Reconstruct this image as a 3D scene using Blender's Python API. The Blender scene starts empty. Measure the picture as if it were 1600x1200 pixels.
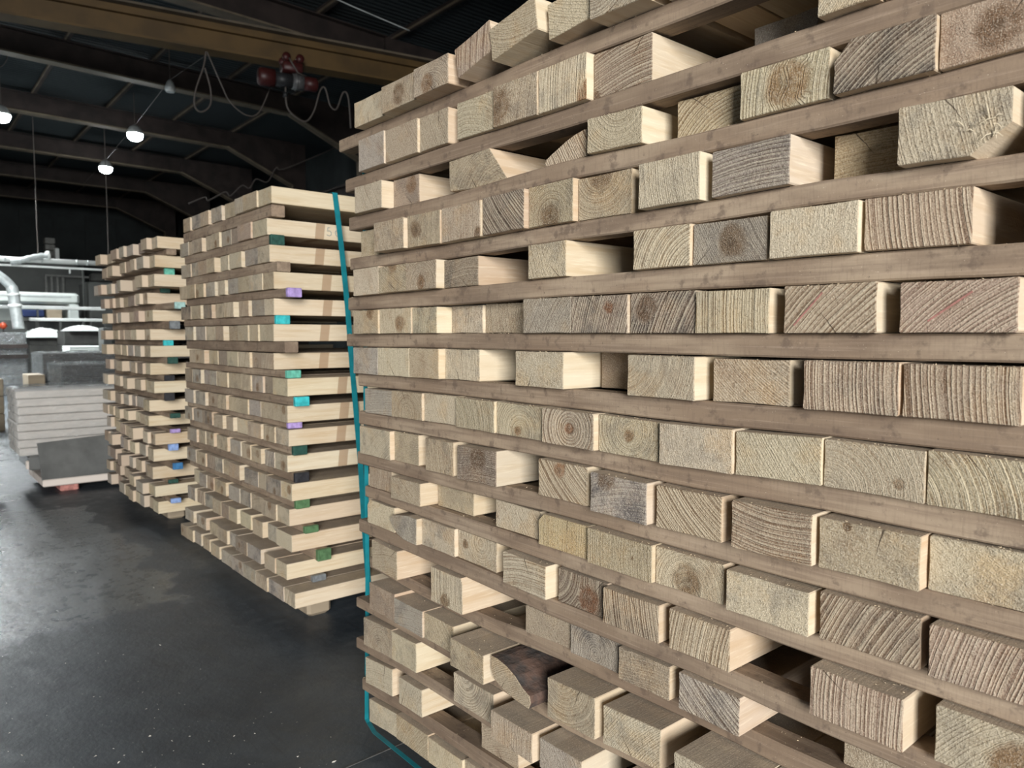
import bpy, math, random
from mathutils import Vector, Matrix

random.seed(7)
SC = bpy.context.scene
COL = SC.collection
R = math.radians

# ------------------------------------------------------------------ camera
# world: x runs along the stack faces (towards the camera side), y into the stacks, z up, floor at z = 0
FPX = 1160.0
CAM = Vector((1.734, -0.945, 1.10))
YAW = 40.26
PITCH = math.degrees(math.atan(75.0 / FPX))
fwd_h = Vector((-math.cos(R(YAW)), math.sin(R(YAW)), 0))
FWD = (fwd_h * math.cos(R(PITCH)) - Vector((0, 0, 1)) * math.sin(R(PITCH))).normalized()
RIGHT = FWD.cross(Vector((0, 0, 1))).normalized()
UP = RIGHT.cross(FWD).normalized()
cd = bpy.data.cameras.new('camera')
cd.sensor_fit = 'HORIZONTAL'; cd.sensor_width = 36.0
cd.lens = 36.0 * FPX / 1600.0
cd.clip_start = 0.02; cd.clip_end = 200
cd.dof.use_dof = True; cd.dof.focus_distance = 1.25; cd.dof.aperture_fstop = 8.5
cam = bpy.data.objects.new('camera', cd); COL.objects.link(cam)
cam.matrix_world = Matrix(((RIGHT.x, UP.x, -FWD.x, CAM.x), (RIGHT.y, UP.y, -FWD.y, CAM.y), (RIGHT.z, UP.z, -FWD.z, CAM.z), (0, 0, 0, 1)))
SC.camera = cam

# ------------------------------------------------------------------ light
w = bpy.data.worlds.new('World'); SC.world = w; w.use_nodes = True
bg = w.node_tree.nodes['Background']
bg.inputs[0].default_value = (0.78, 0.9, 1.0, 1); bg.inputs[1].default_value = 0.5

def area(name, loc, target, sx, sy, power, color=(1, 1, 1)):
    l = bpy.data.lights.new(name, 'AREA'); l.shape = 'RECTANGLE'; l.size = sx; l.size_y = sy
    l.energy = power; l.color = color
    o = bpy.data.objects.new(name, l); COL.objects.link(o); o.location = loc
    o.rotation_euler = (Vector(target) - Vector(loc)).to_track_quat('-Z', 'Y').to_euler()
    return o
# daylight through the open loading door behind the camera
area('loading_door_daylight', (9.0, -5.6, 2.5), (0.6, 0, 1.0), 3.2, 3.6, 1750, (1.0, 0.982, 0.96))

SC.view_settings.view_transform = 'Standard'
SC.view_settings.look = 'None'
SC.view_settings.exposure = 0.0
SC.view_settings.gamma = 1.0
SC.view_settings.use_curve_mapping = False

# ------------------------------------------------------------------ helpers
def at(px, py, ax, val):
    """Point of the world plane (x, y or z = val) that the photograph shows at pixel px, py."""
    d = RIGHT * (px - 800) + UP * (600 - py) + FWD * FPX
    i = 'xyz'.index(ax)
    t = (val - CAM[i]) / d[i]
    return CAM + d * t

def px_x(px, z, yp):
    """x of the point on plane y = yp at height z seen in column px."""
    py = 600.0
    for _ in range(6):
        p = at(px, py, 'y', yp)
        q = Vector((p.x, yp, z)) - CAM
        py = 600 - FPX * q.dot(UP) / q.dot(FWD)
    return p.x

def mesh(name, vs, fs, mats=(), mi=None, smooth=False):
    me = bpy.data.meshes.new(name)
    me.from_pydata([tuple(v) for v in vs], [], fs)
    for m in mats: me.materials.append(M[m] if isinstance(m, str) else m)
    if mi: me.polygons.foreach_set('material_index', mi)
    if smooth: me.polygons.foreach_set('use_smooth', [True] * len(me.polygons))
    me.update()
    return me

def obj(name, me, parent=None, loc=(0, 0, 0)):
    o = bpy.data.objects.new(name, me); COL.objects.link(o); o.location = loc
    if parent: o.parent = parent
    return o

def tag(o, label=None, cat=None, group=None, kind=None):
    if label: o['label'] = label
    if cat: o['category'] = cat
    if group: o['group'] = group
    if kind: o['kind'] = kind
    return o

def empty(name, loc, label, cat, group=None):
    o = bpy.data.objects.new(name, None); COL.objects.link(o); o.location = loc
    return tag(o, label, cat, group)

class MB:
    """collects boxes, bars and tubes into one mesh"""
    def __init__(s): s.v = []; s.f = []
    def add(s, vs, fs):
        n = len(s.v); s.v += [Vector(v) for v in vs]; s.f += [tuple(i + n for i in f) for f in fs]; return s
    def box(s, a, b):
        x0, y0, z0 = a; x1, y1, z1 = b
        return s.add([(x0, y0, z0), (x1, y0, z0), (x1, y1, z0), (x0, y1, z0), (x0, y0, z1), (x1, y0, z1), (x1, y1, z1), (x0, y1, z1)],
                     [(0, 3, 2, 1), (4, 5, 6, 7), (0, 1, 5, 4), (1, 2, 6, 5), (2, 3, 7, 6), (3, 0, 4, 7)])
    def bbox(s, a, b, c=0.004):
        """box with chamfered edges"""
        a = Vector(a); b = Vector(b); vs = []; fs = []
        def lvl(i, z, ins):
            x0, y0, x1, y1 = a.x + ins, a.y + ins, b.x - ins, b.y - ins
            return [(x0 + c, y0, z), (x1 - c, y0, z), (x1, y0 + c, z), (x1, y1 - c, z), (x1 - c, y1, z), (x0 + c, y1, z), (x0, y1 - c, z), (x0, y0 + c, z)]
        for z, ins in ((a.z, c), (a.z + c, 0), (b.z - c, 0), (b.z, c)): vs += lvl(0, z, ins)
        for k in range(3):
            for i in range(8):
                j = (i + 1) % 8; fs.append((k * 8 + i, k * 8 + j, k * 8 + 8 + j, k * 8 + 8 + i))
        fs.append(tuple(range(7, -1, -1))); fs.append(tuple(range(24, 32)))
        return s.add(vs, fs)
    def tube(s, pts, r, n=8, cap=True):
        pts = [Vector(p) for p in pts]; rs = r if isinstance(r, (list, tuple)) else [r] * len(pts)
        vs = []; fs = []; prev = None
        for i, p in enumerate(pts):
            t = (pts[min(i + 1, len(pts) - 1)] - pts[max(i - 1, 0)]).normalized()
            if prev is None:
                a = t.orthogonal().normalized()
            else:
                a = (prev - t * prev.dot(t)).normalized()
            prev = a; b = t.cross(a)
            for k in range(n):
                an = 2 * math.pi * k / n
                vs.append(p + (a * math.cos(an) + b * math.sin(an)) * rs[i])
        for i in range(len(pts) - 1):
            for k in range(n):
                k2 = (k + 1) % n
                fs.append((i * n + k, i * n + k2, (i + 1) * n + k2, (i + 1) * n + k))
        if cap:
            fs.append(tuple(range(n - 1, -1, -1))); fs.append(tuple((len(pts) - 1) * n + k for k in range(n)))
        return s.add(vs, fs)
    def band(s, pts, wid, thick):
        """flat strap: pts centre line, wid a vector, thick a scalar along the local normal"""
        pts = [Vector(p) for p in pts]; wv = Vector(wid) / 2; vs = []; fs = []
        for i, p in enumerate(pts):
            t = (pts[min(i + 1, len(pts) - 1)] - pts[max(i - 1, 0)]).normalized()
            nrm = t.cross(wv).normalized() * thick / 2
            vs += [p - wv - nrm, p + wv - nrm, p + wv + nrm, p - wv + nrm]
        for i in range(len(pts) - 1):
            for k in range(4):
                k2 = (k + 1) % 4
                fs.append((i * 4 + k, i * 4 + k2, i * 4 + 4 + k2, i * 4 + 4 + k))
        m = (len(pts) - 1) * 4
        fs.append((3, 2, 1, 0)); fs.append((m, m + 1, m + 2, m + 3))
        return s.add(vs, fs)
    def build(s, name, mat, parent=None, smooth=False, origin=None):
        org = Vector(origin) if origin is not None else (Vector((0, 0, 0)) if parent else Vector(s.v[0]))
        if parent is not None: off = org
        vs = [v - org for v in s.v]
        o = obj(name, mesh(name, vs, s.f, [mat], smooth=smooth), None, org)
        if parent is not None:
            o.parent = parent
            o.location = org - abs_loc(parent)
        return o

def abs_loc(o):
    l = Vector(o.location)
    while o.parent: o = o.parent; l += Vector(o.location)
    return l

# ------------------------------------------------------------------ materials
M = {}
def nt(name):
    m = bpy.data.materials.new(name); m.use_nodes = True
    t = m.node_tree; M[name] = m
    return m, t, t.nodes['Principled BSDF']
class N:
    """little node-graph writer"""
    def __init__(s, t): s.t = t
    def node(s, typ, **kw):
        n = s.t.nodes.new(typ)
        for k, v in kw.items(): setattr(n, k, v)
        return n
    def set(s, sock, v):
        if isinstance(v, bpy.types.NodeSocket): s.t.links.new(v, sock)
        else:
            try: sock.default_value = v
            except Exception: sock.default_value = tuple(v) + (1,)
    def math(s, op, a, b=0.0, c=0.0, clamp=False):
        n = s.node('ShaderNodeMath', operation=op, use_clamp=clamp)
        s.set(n.inputs[0], a); s.set(n.inputs[1], b); s.set(n.inputs[2], c)
        return n.outputs[0]
    def vmath(s, op, a, b=(0, 0, 0)):
        n = s.node('ShaderNodeVectorMath', operation=op)
        s.set(n.inputs[0], a); s.set(n.inputs[1], b)
        return n.outputs['Value'] if op in ('LENGTH', 'DOT_PRODUCT') else n.outputs[0]
    def sep(s, v):
        n = s.node('ShaderNodeSeparateXYZ'); s.set(n.inputs[0], v); return n.outputs
    def comb(s, x, y, z):
        n = s.node('ShaderNodeCombineXYZ')
        for i, q in enumerate((x, y, z)): s.set(n.inputs[i], q)
        return n.outputs[0]
    def noise(s, vec, scale, detail=3, rough=0.55, color=False):
        n = s.node('ShaderNodeTexNoise'); s.set(n.inputs['Vector'], vec); s.set(n.inputs['Scale'], scale)
        n.inputs['Detail'].default_value = detail; n.inputs['Roughness'].default_value = rough
        return n.outputs['Color'] if color else n.outputs[0]
    def ramp(s, v, a, b, lo=0.0, hi=1.0, smooth=True):
        n = s.node('ShaderNodeMapRange', interpolation_type='SMOOTHSTEP' if smooth else 'LINEAR')
        s.set(n.inputs[0], v); s.set(n.inputs[1], a); s.set(n.inputs[2], b); s.set(n.inputs[3], lo); s.set(n.inputs[4], hi)
        return n.outputs[0]
    def mix(s, f, a, b, blend='MIX'):
        n = s.node('ShaderNodeMix', data_type='RGBA', blend_type=blend)
        s.set(n.inputs[0], f); s.set(n.inputs[6], a); s.set(n.inputs[7], b)
        return n.outputs[2]
    def attr(s, name):
        n = s.node('ShaderNodeAttribute', attribute_type='OBJECT', attribute_name=name); return n
    def coord(s): return s.node('ShaderNodeTexCoord').outputs['Object']
    def rnd(s): return s.node('ShaderNodeObjectInfo').outputs['Random']
    def geo_n(s): return s.node('ShaderNodeNewGeometry').outputs['Normal']
    def bump(s, h, strength, dist, normal=None):
        n = s.node('ShaderNodeBump'); s.set(n.inputs['Height'], h)
        n.inputs['Strength'].default_value = strength; n.inputs['Distance'].default_value = dist
        if normal is not None: s.set(n.inputs['Normal'], normal)
        return n.outputs[0]

def mat_endgrain():
    m, t, p = nt('end_grain'); g = N(t)
    co = g.coord(); rn = g.rnd()
    tone = g.attr('tone').outputs['Color']
    pith = g.sep(g.attr('pith').outputs['Vector'])     # centre x, centre z, rings per metre
    knot = g.sep(g.attr('knot').outputs['Vector'])     # x, z, radius
    misc = g.sep(g.attr('misc').outputs['Vector'])     # ring contrast, fuzz, stain
    off = g.comb(g.math('MULTIPLY', rn, 37.0), g.math('MULTIPLY', rn, 91.0), g.math('MULTIPLY', rn, 53.0))
    c2 = g.vmath('ADD', co, off)
    xz = g.sep(co)
    warp = g.noise(c2, 14, 2)
    dx = g.math('SUBTRACT', xz[0], pith[0]); dz = g.math('SUBTRACT', xz[2], pith[1])
    d = g.math('SQRT', g.math('ADD', g.math('MULTIPLY', dx, dx), g.math('MULTIPLY', dz, dz)))
    d = g.math('ADD', d, g.math('MULTIPLY', g.math('SUBTRACT', warp, 0.5), g.math('SUBTRACT', 0.014, g.math('MULTIPLY', misc[0], 0.012))))
    kdx = g.math('SUBTRACT', xz[0], knot[0]); kdz = g.math('SUBTRACT', xz[2], knot[1])
    kd = g.math('SQRT', g.math('ADD', g.math('MULTIPLY', kdx, kdx), g.math('MULTIPLY', kdz, kdz)))
    kn = g.math('ADD', kd, g.math('MULTIPLY', g.math('SUBTRACT', g.noise(c2, 45, 3), 0.5), 0.016))
    kr = g.math('MAXIMUM', knot[2], 0.0001)
    kmask = g.math('MULTIPLY', g.ramp(kn, kr, g.math('MULTIPLY', kr, 0.55)), g.math('GREATER_THAN', knot[2], 0.0005))
    # growth rings, irregularly spaced, bent round the knot
    dd = g.math('ADD', d, g.math('MULTIPLY', kmask, g.math('MULTIPLY', kd, -0.4)))
    ph = g.math('MULTIPLY', dd, pith[2])
    ph = g.math('ADD', ph, g.math('MULTIPLY', g.noise(g.comb(g.math('MULTIPLY', dd, 110.0), g.math('MULTIPLY', rn, 50.0), 0.0), 1.0, 3), 3.2))
    saw = g.math('FRACT', ph)
    ring = g.math('POWER', saw, 2.2)
    ring = g.math('MULTIPLY', ring, g.ramp(saw, 1.0, 0.86))
    patch = g.noise(c2, 22, 3)
    con = g.math('MULTIPLY', misc[0], g.ramp(patch, 0.25, 0.7, 0.6, 1.3))
    line = g.math('MULTIPLY', g.ramp(saw, 0.0, 0.10), g.ramp(saw, 0.34, 0.12))
    fuzz = g.noise(c2, 520, 4, 0.7)
    fuzz2 = g.noise(c2, 190, 4, 0.65)
    # sapwood, heartwood and blue stain in broad soft areas
    b1 = g.noise(c2, 11, 4, 0.6); b2 = g.noise(g.vmath('ADD', c2, (5.0, 3.0, 8.0)), 15, 4, 0.6); b3 = g.noise(g.vmath('ADD', c2, (9.0, 1.0, 2.0)), 19, 4, 0.65)
    col = g.mix(g.ramp(b1, 0.5, 0.68, 0, 0.55), tone, g.mix(1.0, tone, (1.10, 0.93, 0.72, 1), 'MULTIPLY'))
    col = g.mix(g.ramp(b2, 0.52, 0.72, 0, 0.6), col, g.mix(1.0, tone, (0.72, 0.62, 0.56, 1), 'MULTIPLY'))
    stain = g.math('MULTIPLY', g.ramp(b3, 0.44, 0.66), misc[2])
    col = g.mix(stain, col, g.mix(1.0, tone, (0.42, 0.43, 0.48, 1), 'MULTIPLY'))
    dark = g.mix(1.0, col, (0.46, 0.39, 0.34, 1), 'MULTIPLY')
    pale = g.mix(0.65, col, (0.84, 0.74, 0.55, 1))
    col = g.mix(g.math('MULTIPLY', con, 0.30, clamp=True), col, dark)
    col = g.mix(g.math('MULTIPLY', ring, con, clamp=True), col, pale)
    col = g.mix(g.math('MULTIPLY', line, con, clamp=True), col, dark)
    kr2 = g.math('MULTIPLY', g.math('FRACT', g.math('ADD', g.math('MULTIPLY', kn, 330.0), g.math('MULTIPLY', b2, 2.0))), 0.5)
    kc = g.mix(g.math('ADD', kr2, g.math('MULTIPLY', g.noise(c2, 90, 3), 0.5)), g.attr('knotcol').outputs['Color'], g.mix(1.0, tone, (0.62, 0.47, 0.34, 1), 'MULTIPLY'))
    kc = g.mix(g.ramp(kn, g.math('MULTIPLY', kr, 0.35), g.math('MULTIPLY', kr, 0.1), 0, 0.6), kc, g.mix(1.0, kc, (0.4, 0.35, 0.3, 1), 'MULTIPLY'))
    col = g.mix(g.math('MULTIPLY', kmask, g.ramp(g.noise(c2, 60, 4), 0.25, 0.6, 0.45, 0.95)), col, kc)
    # torn fibres left by the saw
    fz = g.math('MULTIPLY', g.ramp(fuzz, 0.50, 0.68), misc[1])
    col = g.mix(fz, col, g.mix(0.6, col, (0.89, 0.80, 0.64, 1)))
    col = g.mix(g.math('MULTIPLY', g.ramp(fuzz, 0.48, 0.30), 0.55), col, g.mix(1.0, col, (0.52, 0.45, 0.38, 1), 'MULTIPLY'))
    col = g.mix(g.math('MULTIPLY', g.ramp(fuzz2, 0.47, 0.28), 0.6), col, g.mix(1.0, col, (0.55, 0.49, 0.43, 1), 'MULTIPLY'))
    # one straight drying check on some ends
    r7 = g.math('FRACT', g.math('MULTIPLY', rn, 13.7)); r8 = g.math('FRACT', g.math('MULTIPLY', rn, 71.3))
    lx = g.math('SUBTRACT', xz[0], g.math('MULTIPLY', g.math('SUBTRACT', r8, 0.5), 0.05))
    lx = g.math('ADD', lx, g.math('MULTIPLY', xz[2], g.math('SUBTRACT', g.math('MULTIPLY', r7, 8.0), 6.6)))
    lx = g.math('ADD', lx, g.math('MULTIPLY', g.math('SUBTRACT', g.noise(c2, 60, 2), 0.5), 0.006))
    taper = g.ramp(g.math('MULTIPLY', xz[2], g.math('SUBTRACT', g.math('MULTIPLY', g.math('GREATER_THAN', r8, 0.5), 2.0), 1.0)), -0.004, 0.03, 0.0, 0.0011)
    ck = g.math('MULTIPLY', g.math('LESS_THAN', g.math('ABSOLUTE', lx), taper), g.math('GREATER_THAN', r7, 0.68))
    col = g.mix(g.math('MULTIPLY', ck, 0.8), col, (0.07, 0.05, 0.035, 1))
    t.links.new(col, p.inputs['Base Color']); p.inputs['Roughness'].default_value = 0.92
    p.inputs['Specular IOR Level'].default_value = 0.15
    h = g.math('ADD', g.math('MULTIPLY', fuzz, 0.8), g.math('MULTIPLY', fuzz2, 0.9))
    h = g.math('ADD', h, g.math('MULTIPLY', ring, g.math('MULTIPLY', misc[0], 0.7)))
    h = g.math('SUBTRACT', h, ck)
    t.links.new(g.bump(h, 1.0, 0.0032), p.inputs['Normal'])

def mat_side():
    m, t, p = nt('board_side'); g = N(t)
    co = g.coord(); rn = g.rnd()
    off = g.comb(g.math('MULTIPLY', rn, 37.0), g.math('MULTIPLY', rn, 91.0), g.math('MULTIPLY', rn, 53.0))
    c2 = g.vmath('ADD', co, off)
    st = g.vmath('MULTIPLY', c2, (1.0, 0.06, 1.0))
    gr = g.noise(st, 70, 4); gr2 = g.noise(st, 300, 2); blot = g.noise(g.vmath('MULTIPLY', c2, (1, 0.4, 1)), 7, 3)
    tone = g.attr('tone').outputs['Color']
    base = g.mix(0.62, tone, g.attr('sidecol').outputs['Color'])
    col = g.mix(g.ramp(gr, 0.4, 0.75, 0, 0.5), base, g.mix(1.0, base, (0.78, 0.66, 0.5, 1), 'MULTIPLY'))
    col = g.mix(g.ramp(gr2, 0.5, 0.8, 0, 0.35), col, (0.86, 0.76, 0.58, 1))
    col = g.mix(g.ramp(blot, 0.55, 0.8, 0, 0.35), col, g.mix(1.0, base, (0.8, 0.62, 0.42, 1), 'MULTIPLY'))
    # brown mark left where an earlier stick crossed the board
    y = g.sep(co)[1]; band = g.attr('band').outputs['Fac']
    q = g.math('ABSOLUTE', g.math('SUBTRACT', y, g.math('ADD', band, g.math('MULTIPLY', g.sep(co)[2], 0.12))))
    bm = g.math('MULTIPLY', g.ramp(q, 0.021, 0.017), g.math('GREATER_THAN', band, 0.01))
    col = g.mix(g.math('MULTIPLY', bm, 0.75), col, (0.34, 0.22, 0.13, 1))
    # dust lying on upward faces
    nz = g.sep(g.geo_n())[2]
    dust = g.math('MULTIPLY', g.ramp(nz, 0.6, 0.9), g.ramp(g.noise(c2, 25, 3), 0.25, 0.6, 0.6, 0.95))
    dcol = g.mix(g.ramp(g.noise(c2, 500, 2), 0.55, 0.7), (0.38, 0.315, 0.245, 1), (0.66, 0.55, 0.41, 1))
    col = g.mix(dust, col, dcol)
    t.links.new(col, p.inputs['Base Color']); p.inputs['Roughness'].default_value = 0.8
    p.inputs['Specular IOR Level'].default_value = 0.25
    t.links.new(g.bump(g.math('ADD', gr2, g.noise(c2, 400, 2)), 0.3, 0.0012), p.inputs['Normal'])

def mat_stick():
    m, t, p = nt('stick_wood'); g = N(t)
    co = g.coord(); rn = g.rnd()
    off = g.comb(g.math('MULTIPLY', rn, 37.0), g.math('MULTIPLY', rn, 91.0), g.math('MULTIPLY', rn, 53.0))
    c2 = g.vmath('ADD', co, off)
    st = g.vmath('MULTIPLY', c2, (0.05, 1.0, 1.0))
    gr = g.noise(st, 90, 4); gr2 = g.noise(g.vmath('MULTIPLY', c2, (0.02, 1, 1)), 320, 2)
    blot = g.noise(g.vmath('MULTIPLY', c2, (0.35, 1, 1)), 9, 4)
    spk = g.noise(c2, 230, 2)
    a = g.mix(rn, (0.330, 0.245, 0.170, 1), (0.215, 0.157, 0.110, 1))
    col = g.mix(g.ramp(blot, 0.42, 0.62), a, g.mix(rn, (0.43, 0.340, 0.245, 1), (0.30, 0.228, 0.160, 1)))
    col = g.mix(g.ramp(gr, 0.42, 0.66, 0, 0.6), col, (0.19, 0.138, 0.100, 1))
    sawm = g.noise(g.vmath('MULTIPLY', c2, (1.0, 0.1, 0.1)), 330, 2)
    col = g.mix(g.ramp(sawm, 0.5, 0.7, 0, 0.22), col, (0.17, 0.125, 0.095, 1))
    col = g.mix(g.ramp(gr2, 0.52, 0.75, 0, 0.3), col, (0.46, 0.36, 0.27, 1))
    col = g.mix(g.ramp(g.noise(g.vmath('MULTIPLY', c2, (0.3, 1, 1)), 16, 5, 0.6), 0.48, 0.66, 0, 0.5), col, (0.165, 0.118, 0.085, 1))
    col = g.mix(g.ramp(g.noise(c2, 34, 4, 0.65), 0.54, 0.68, 0, 0.6), col, (0.12, 0.088, 0.068, 1))
    col = g.mix(g.ramp(spk, 0.30, 0.22, 0, 0.6), col, (0.08, 0.06, 0.05, 1))
    col = g.mix(g.ramp(g.noise(c2, 410, 1), 0.74, 0.80, 0, 0.6), col, (0.62, 0.52, 0.40, 1))
    t.links.new(col, p.inputs['Base Color']); p.inputs['Roughness'].default_value = 0.75
    p.inputs['Specular IOR Level'].default_value = 0.25
    t.links.new(g.bump(g.math('ADD', gr, g.math('MULTIPLY', spk, 0.5)), 0.35, 0.0015), p.inputs['Normal'])

def simple(name, col, rough=0.6, var=0.25, scale=12, metal=0.0, bump=0.0, spec=0.4, stretch=(1, 1, 1), col2=None):
    m, t, p = nt(name); g = N(t)
    c2 = g.vmath('MULTIPLY', g.vmath('ADD', g.coord(), g.comb(g.math('MULTIPLY', g.rnd(), 40.0), 0.0, 0.0)), stretch)
    n = g.noise(c2, scale, 4)
    c = tuple(col) + (1,); d = tuple(col2) + (1,) if col2 else tuple(v * (1 - var) for v in col) + (1,)
    t.links.new(g.mix(g.ramp(n, 0.35, 0.68), c, d), p.inputs['Base Color'])
    p.inputs['Roughness'].default_value = rough; p.inputs['Metallic'].default_value = metal
    p.inputs['Specular IOR Level'].default_value = spec
    if bump: t.links.new(g.bump(n, bump, 0.01), p.inputs['Normal'])
    return m

def mat_floor():
    m, t, p = nt('floor_concrete'); g = N(t)
    co = g.coord(); xyz = g.sep(co)
    mid = g.noise(co, 3.2, 6, 0.65); fine = g.noise(co, 70, 3); blot = g.noise(co, 14, 5, 0.65)
    w1 = g.math('MULTIPLY', g.math('SUBTRACT', g.noise(co, 2.3, 5, 0.6), 0.5), 0.9); w2 = g.math('MULTIPLY', g.math('SUBTRACT', g.noise(g.vmath('ADD', co, (7.0, 2.0, 0.0)), 2.0, 5, 0.6), 0.5), 1.0)
    # paler tone along the aisle, darker by the stacks and round the wrapped pack
    bare = g.math('MULTIPLY', g.ramp(g.math('ADD', xyz[1], w1), 0.02, -0.03), g.ramp(g.math('ADD', xyz[0], w2), -1.40, -1.50))
    dark_patch = g.math('MULTIPLY', g.ramp(g.math('ADD', xyz[0], w1), -3.72, -3.76), g.ramp(g.math('ADD', xyz[1], w2), -0.42, -0.38))
    dark_patch = g.math('MULTIPLY', dark_patch, g.ramp(xyz[0], -6.0, -5.9))
    bare = g.math('MULTIPLY', bare, g.math('SUBTRACT', 1.0, dark_patch))
    col = g.mix(g.ramp(mid, 0.3, 0.7), (0.036, 0.046, 0.057, 1), (0.068, 0.083, 0.097, 1))
    col = g.mix(g.ramp(blot, 0.52, 0.7, 0, 0.5), col, (0.095, 0.105, 0.112, 1))
    lc = g.mix(g.ramp(blot, 0.35, 0.65), (0.110, 0.135, 0.152, 1), (0.19, 0.212, 0.220, 1))
    col = g.mix(g.math('MULTIPLY', bare, 0.85), col, lc)
    col = g.mix(g.ramp(g.noise(co, 160, 3), 0.64, 0.72, 0, 0.5), col, (0.20, 0.20, 0.19, 1))
    scr = g.noise(g.vmath('MULTIPLY', co, (0.5, 9.0, 1)), 4, 4)
    col = g.mix(g.ramp(scr, 0.62, 0.68, 0, 0.45), col, (0.030, 0.035, 0.041, 1))
    t.links.new(col, p.inputs['Base Color'])
    rg = g.math('ADD', g.ramp(bare, 0.0, 1.0, 0.46, 0.30), g.math('MULTIPLY', g.math('SUBTRACT', blot, 0.5), 0.5))
    t.links.new(rg, p.inputs['Roughness'])
    p.inputs['Specular IOR Level'].default_value = 0.5
    hh = g.math('ADD', g.math('MULTIPLY', mid, 0.8), g.math('ADD', g.math('MULTIPLY', blot, 0.55), g.math('MULTIPLY', fine, 0.12)))
    t.links.new(g.bump(hh, 0.35, 0.012), p.inputs['Normal'])

def mat_film(name, tint, alpha_mix):
    """stretch film: glossy thin plastic over what lies beneath"""
    m, t, p = nt(name); g = N(t)
    out = t.nodes['Material Output']
    tr = g.node('ShaderNodeBsdfTransparent'); tr.inputs[0].default_value = (0.9, 0.92, 0.93, 1)
    p.inputs['Base Color'].default_value = tuple(tint) + (1,)
    p.inputs['Roughness'].default_value = 0.10; p.inputs['Specular IOR Level'].default_value = 1.0
    wr = g.noise(g.vmath('MULTIPLY', g.coord(), (6, 2.5, 9)), 4, 4, 0.6)
    t.links.new(g.bump(wr, 0.8, 0.03), p.inputs['Normal'])
    mx = g.node('ShaderNodeMixShader')
    g.set(mx.inputs[0], g.ramp(wr, 0.3, 0.7, alpha_mix * 0.75, min(1, alpha_mix * 1.25)))
    t.links.new(tr.outputs[0], mx.inputs[1]); t.links.new(p.outputs[0], mx.inputs[2])
    t.links.new(mx.outputs[0], out.inputs['Surface'])

def mat_emit(name, col, s):
    m, t, p = nt(name)
    p.inputs['Base Color'].default_value = tuple(col) + (1,)
    p.inputs['Emission Color'].default_value = tuple(col) + (1,); p.inputs['Emission Strength'].default_value = s

mat_endgrain(); mat_side(); mat_stick(); mat_floor()
simple('strap', (0.012, 0.21, 0.25), 0.35, 0.2, 30, spec=0.5)
PAINT = {'cyan': (0.05, 0.55, 0.58), 'mint': (0.16, 0.55, 0.42), 'lilac': (0.46, 0.34, 0.68), 'darkgreen': (0.025, 0.085, 0.065),
         'green': (0.10, 0.20, 0.09), 'black': (0.03, 0.03, 0.035), 'lightblue': (0.30, 0.44, 0.78), 'blue': (0.05, 0.20, 0.42),
         'aqua': (0.40, 0.62, 0.58), 'grey': (0.22, 0.24, 0.25)}
for k, c in PAINT.items(): simple('paint_' + k, c, 0.55, 0.35, 60, bump=0.2)
simple('pink_wood', (0.62, 0.27, 0.23), 0.7, 0.4, 30)
simple('rust_steel', (0.028, 0.019, 0.016), 0.75, 0.5, 3)
simple('pale_flange', (0.125, 0.098, 0.066), 0.7, 0.4, 3)
simple('girder_yellow', (0.10, 0.057, 0.015), 0.6, 0.35, 2)
simple('hoist_red', (0.055, 0.011, 0.010), 0.45, 0.3, 20)
simple('hoist_black', (0.02, 0.021, 0.023), 0.5, 0.3, 20)
simple('hoist_grey', (0.16, 0.16, 0.16), 0.4, 0.3, 20, metal=0.5)
simple('cable', (0.10, 0.085, 0.075), 0.6, 0.2, 20)
simple('wall_metal', (0.028, 0.034, 0.034), 0.75, 0.35, 1.3)
simple('white_plastic', (0.74, 0.76, 0.73), 0.35, 0.15, 3)
simple('duct_metal', (0.50, 0.53, 0.52), 0.35, 0.25, 8, metal=0.3)
simple('machine_white', (0.62, 0.66, 0.62), 0.5, 0.15, 2)
simple('dark_clutter', (0.035, 0.034, 0.03), 0.8, 0.4, 5)
simple('tank_grey', (0.075, 0.078, 0.072), 0.6, 0.25, 1.5)
simple('navy', (0.02, 0.035, 0.11), 0.5, 0.2, 5)
simple('orange_red', (0.42, 0.06, 0.02), 0.4, 0.2, 10)
simple('pack_wood', (0.78, 0.70, 0.63), 0.7, 0.16, 9, stretch=(1, 0.12, 1))
simple('grey_pack', (0.19, 0.17, 0.155), 0.6, 0.25, 9, stretch=(1, 0.12, 1))
simple('floor_reflection', (0.17, 0.175, 0.17), 0.22, 0.35, 4, bump=0.3)  # the film's reflection of the dark floor, put into a grey colour
simple('beige_wood', (0.42, 0.34, 0.24), 0.7, 0.25, 9, stretch=(1, 0.15, 1))
simple('sawdust', (0.66, 0.54, 0.36), 0.9, 0.3, 80)
simple('joint_filler', (0.12, 0.12, 0.115), 0.8, 0.3, 30)
simple('ink', (0.10, 0.22, 0.30), 0.7, 0.2, 30)
simple('bark', (0.06, 0.052, 0.048), 0.9, 0.6, 26, bump=0.9, col2=(0.13, 0.08, 0.06))
simple('brick_grey', (0.20, 0.20, 0.185), 0.9, 0.25, 12)
mat_film('clear_film', (0.72, 0.74, 0.73), 0.24)
mat_film('grey_film', (0.16, 0.17, 0.17), 0.62)
mat_emit('lamp_glow', (0.93, 0.98, 1.0), 110.0)
mat_emit('lamp_bright', (0.93, 0.98, 1.0), 1700.0)  # extra strong, for the unseen lamps that brighten the far aisle

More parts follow.
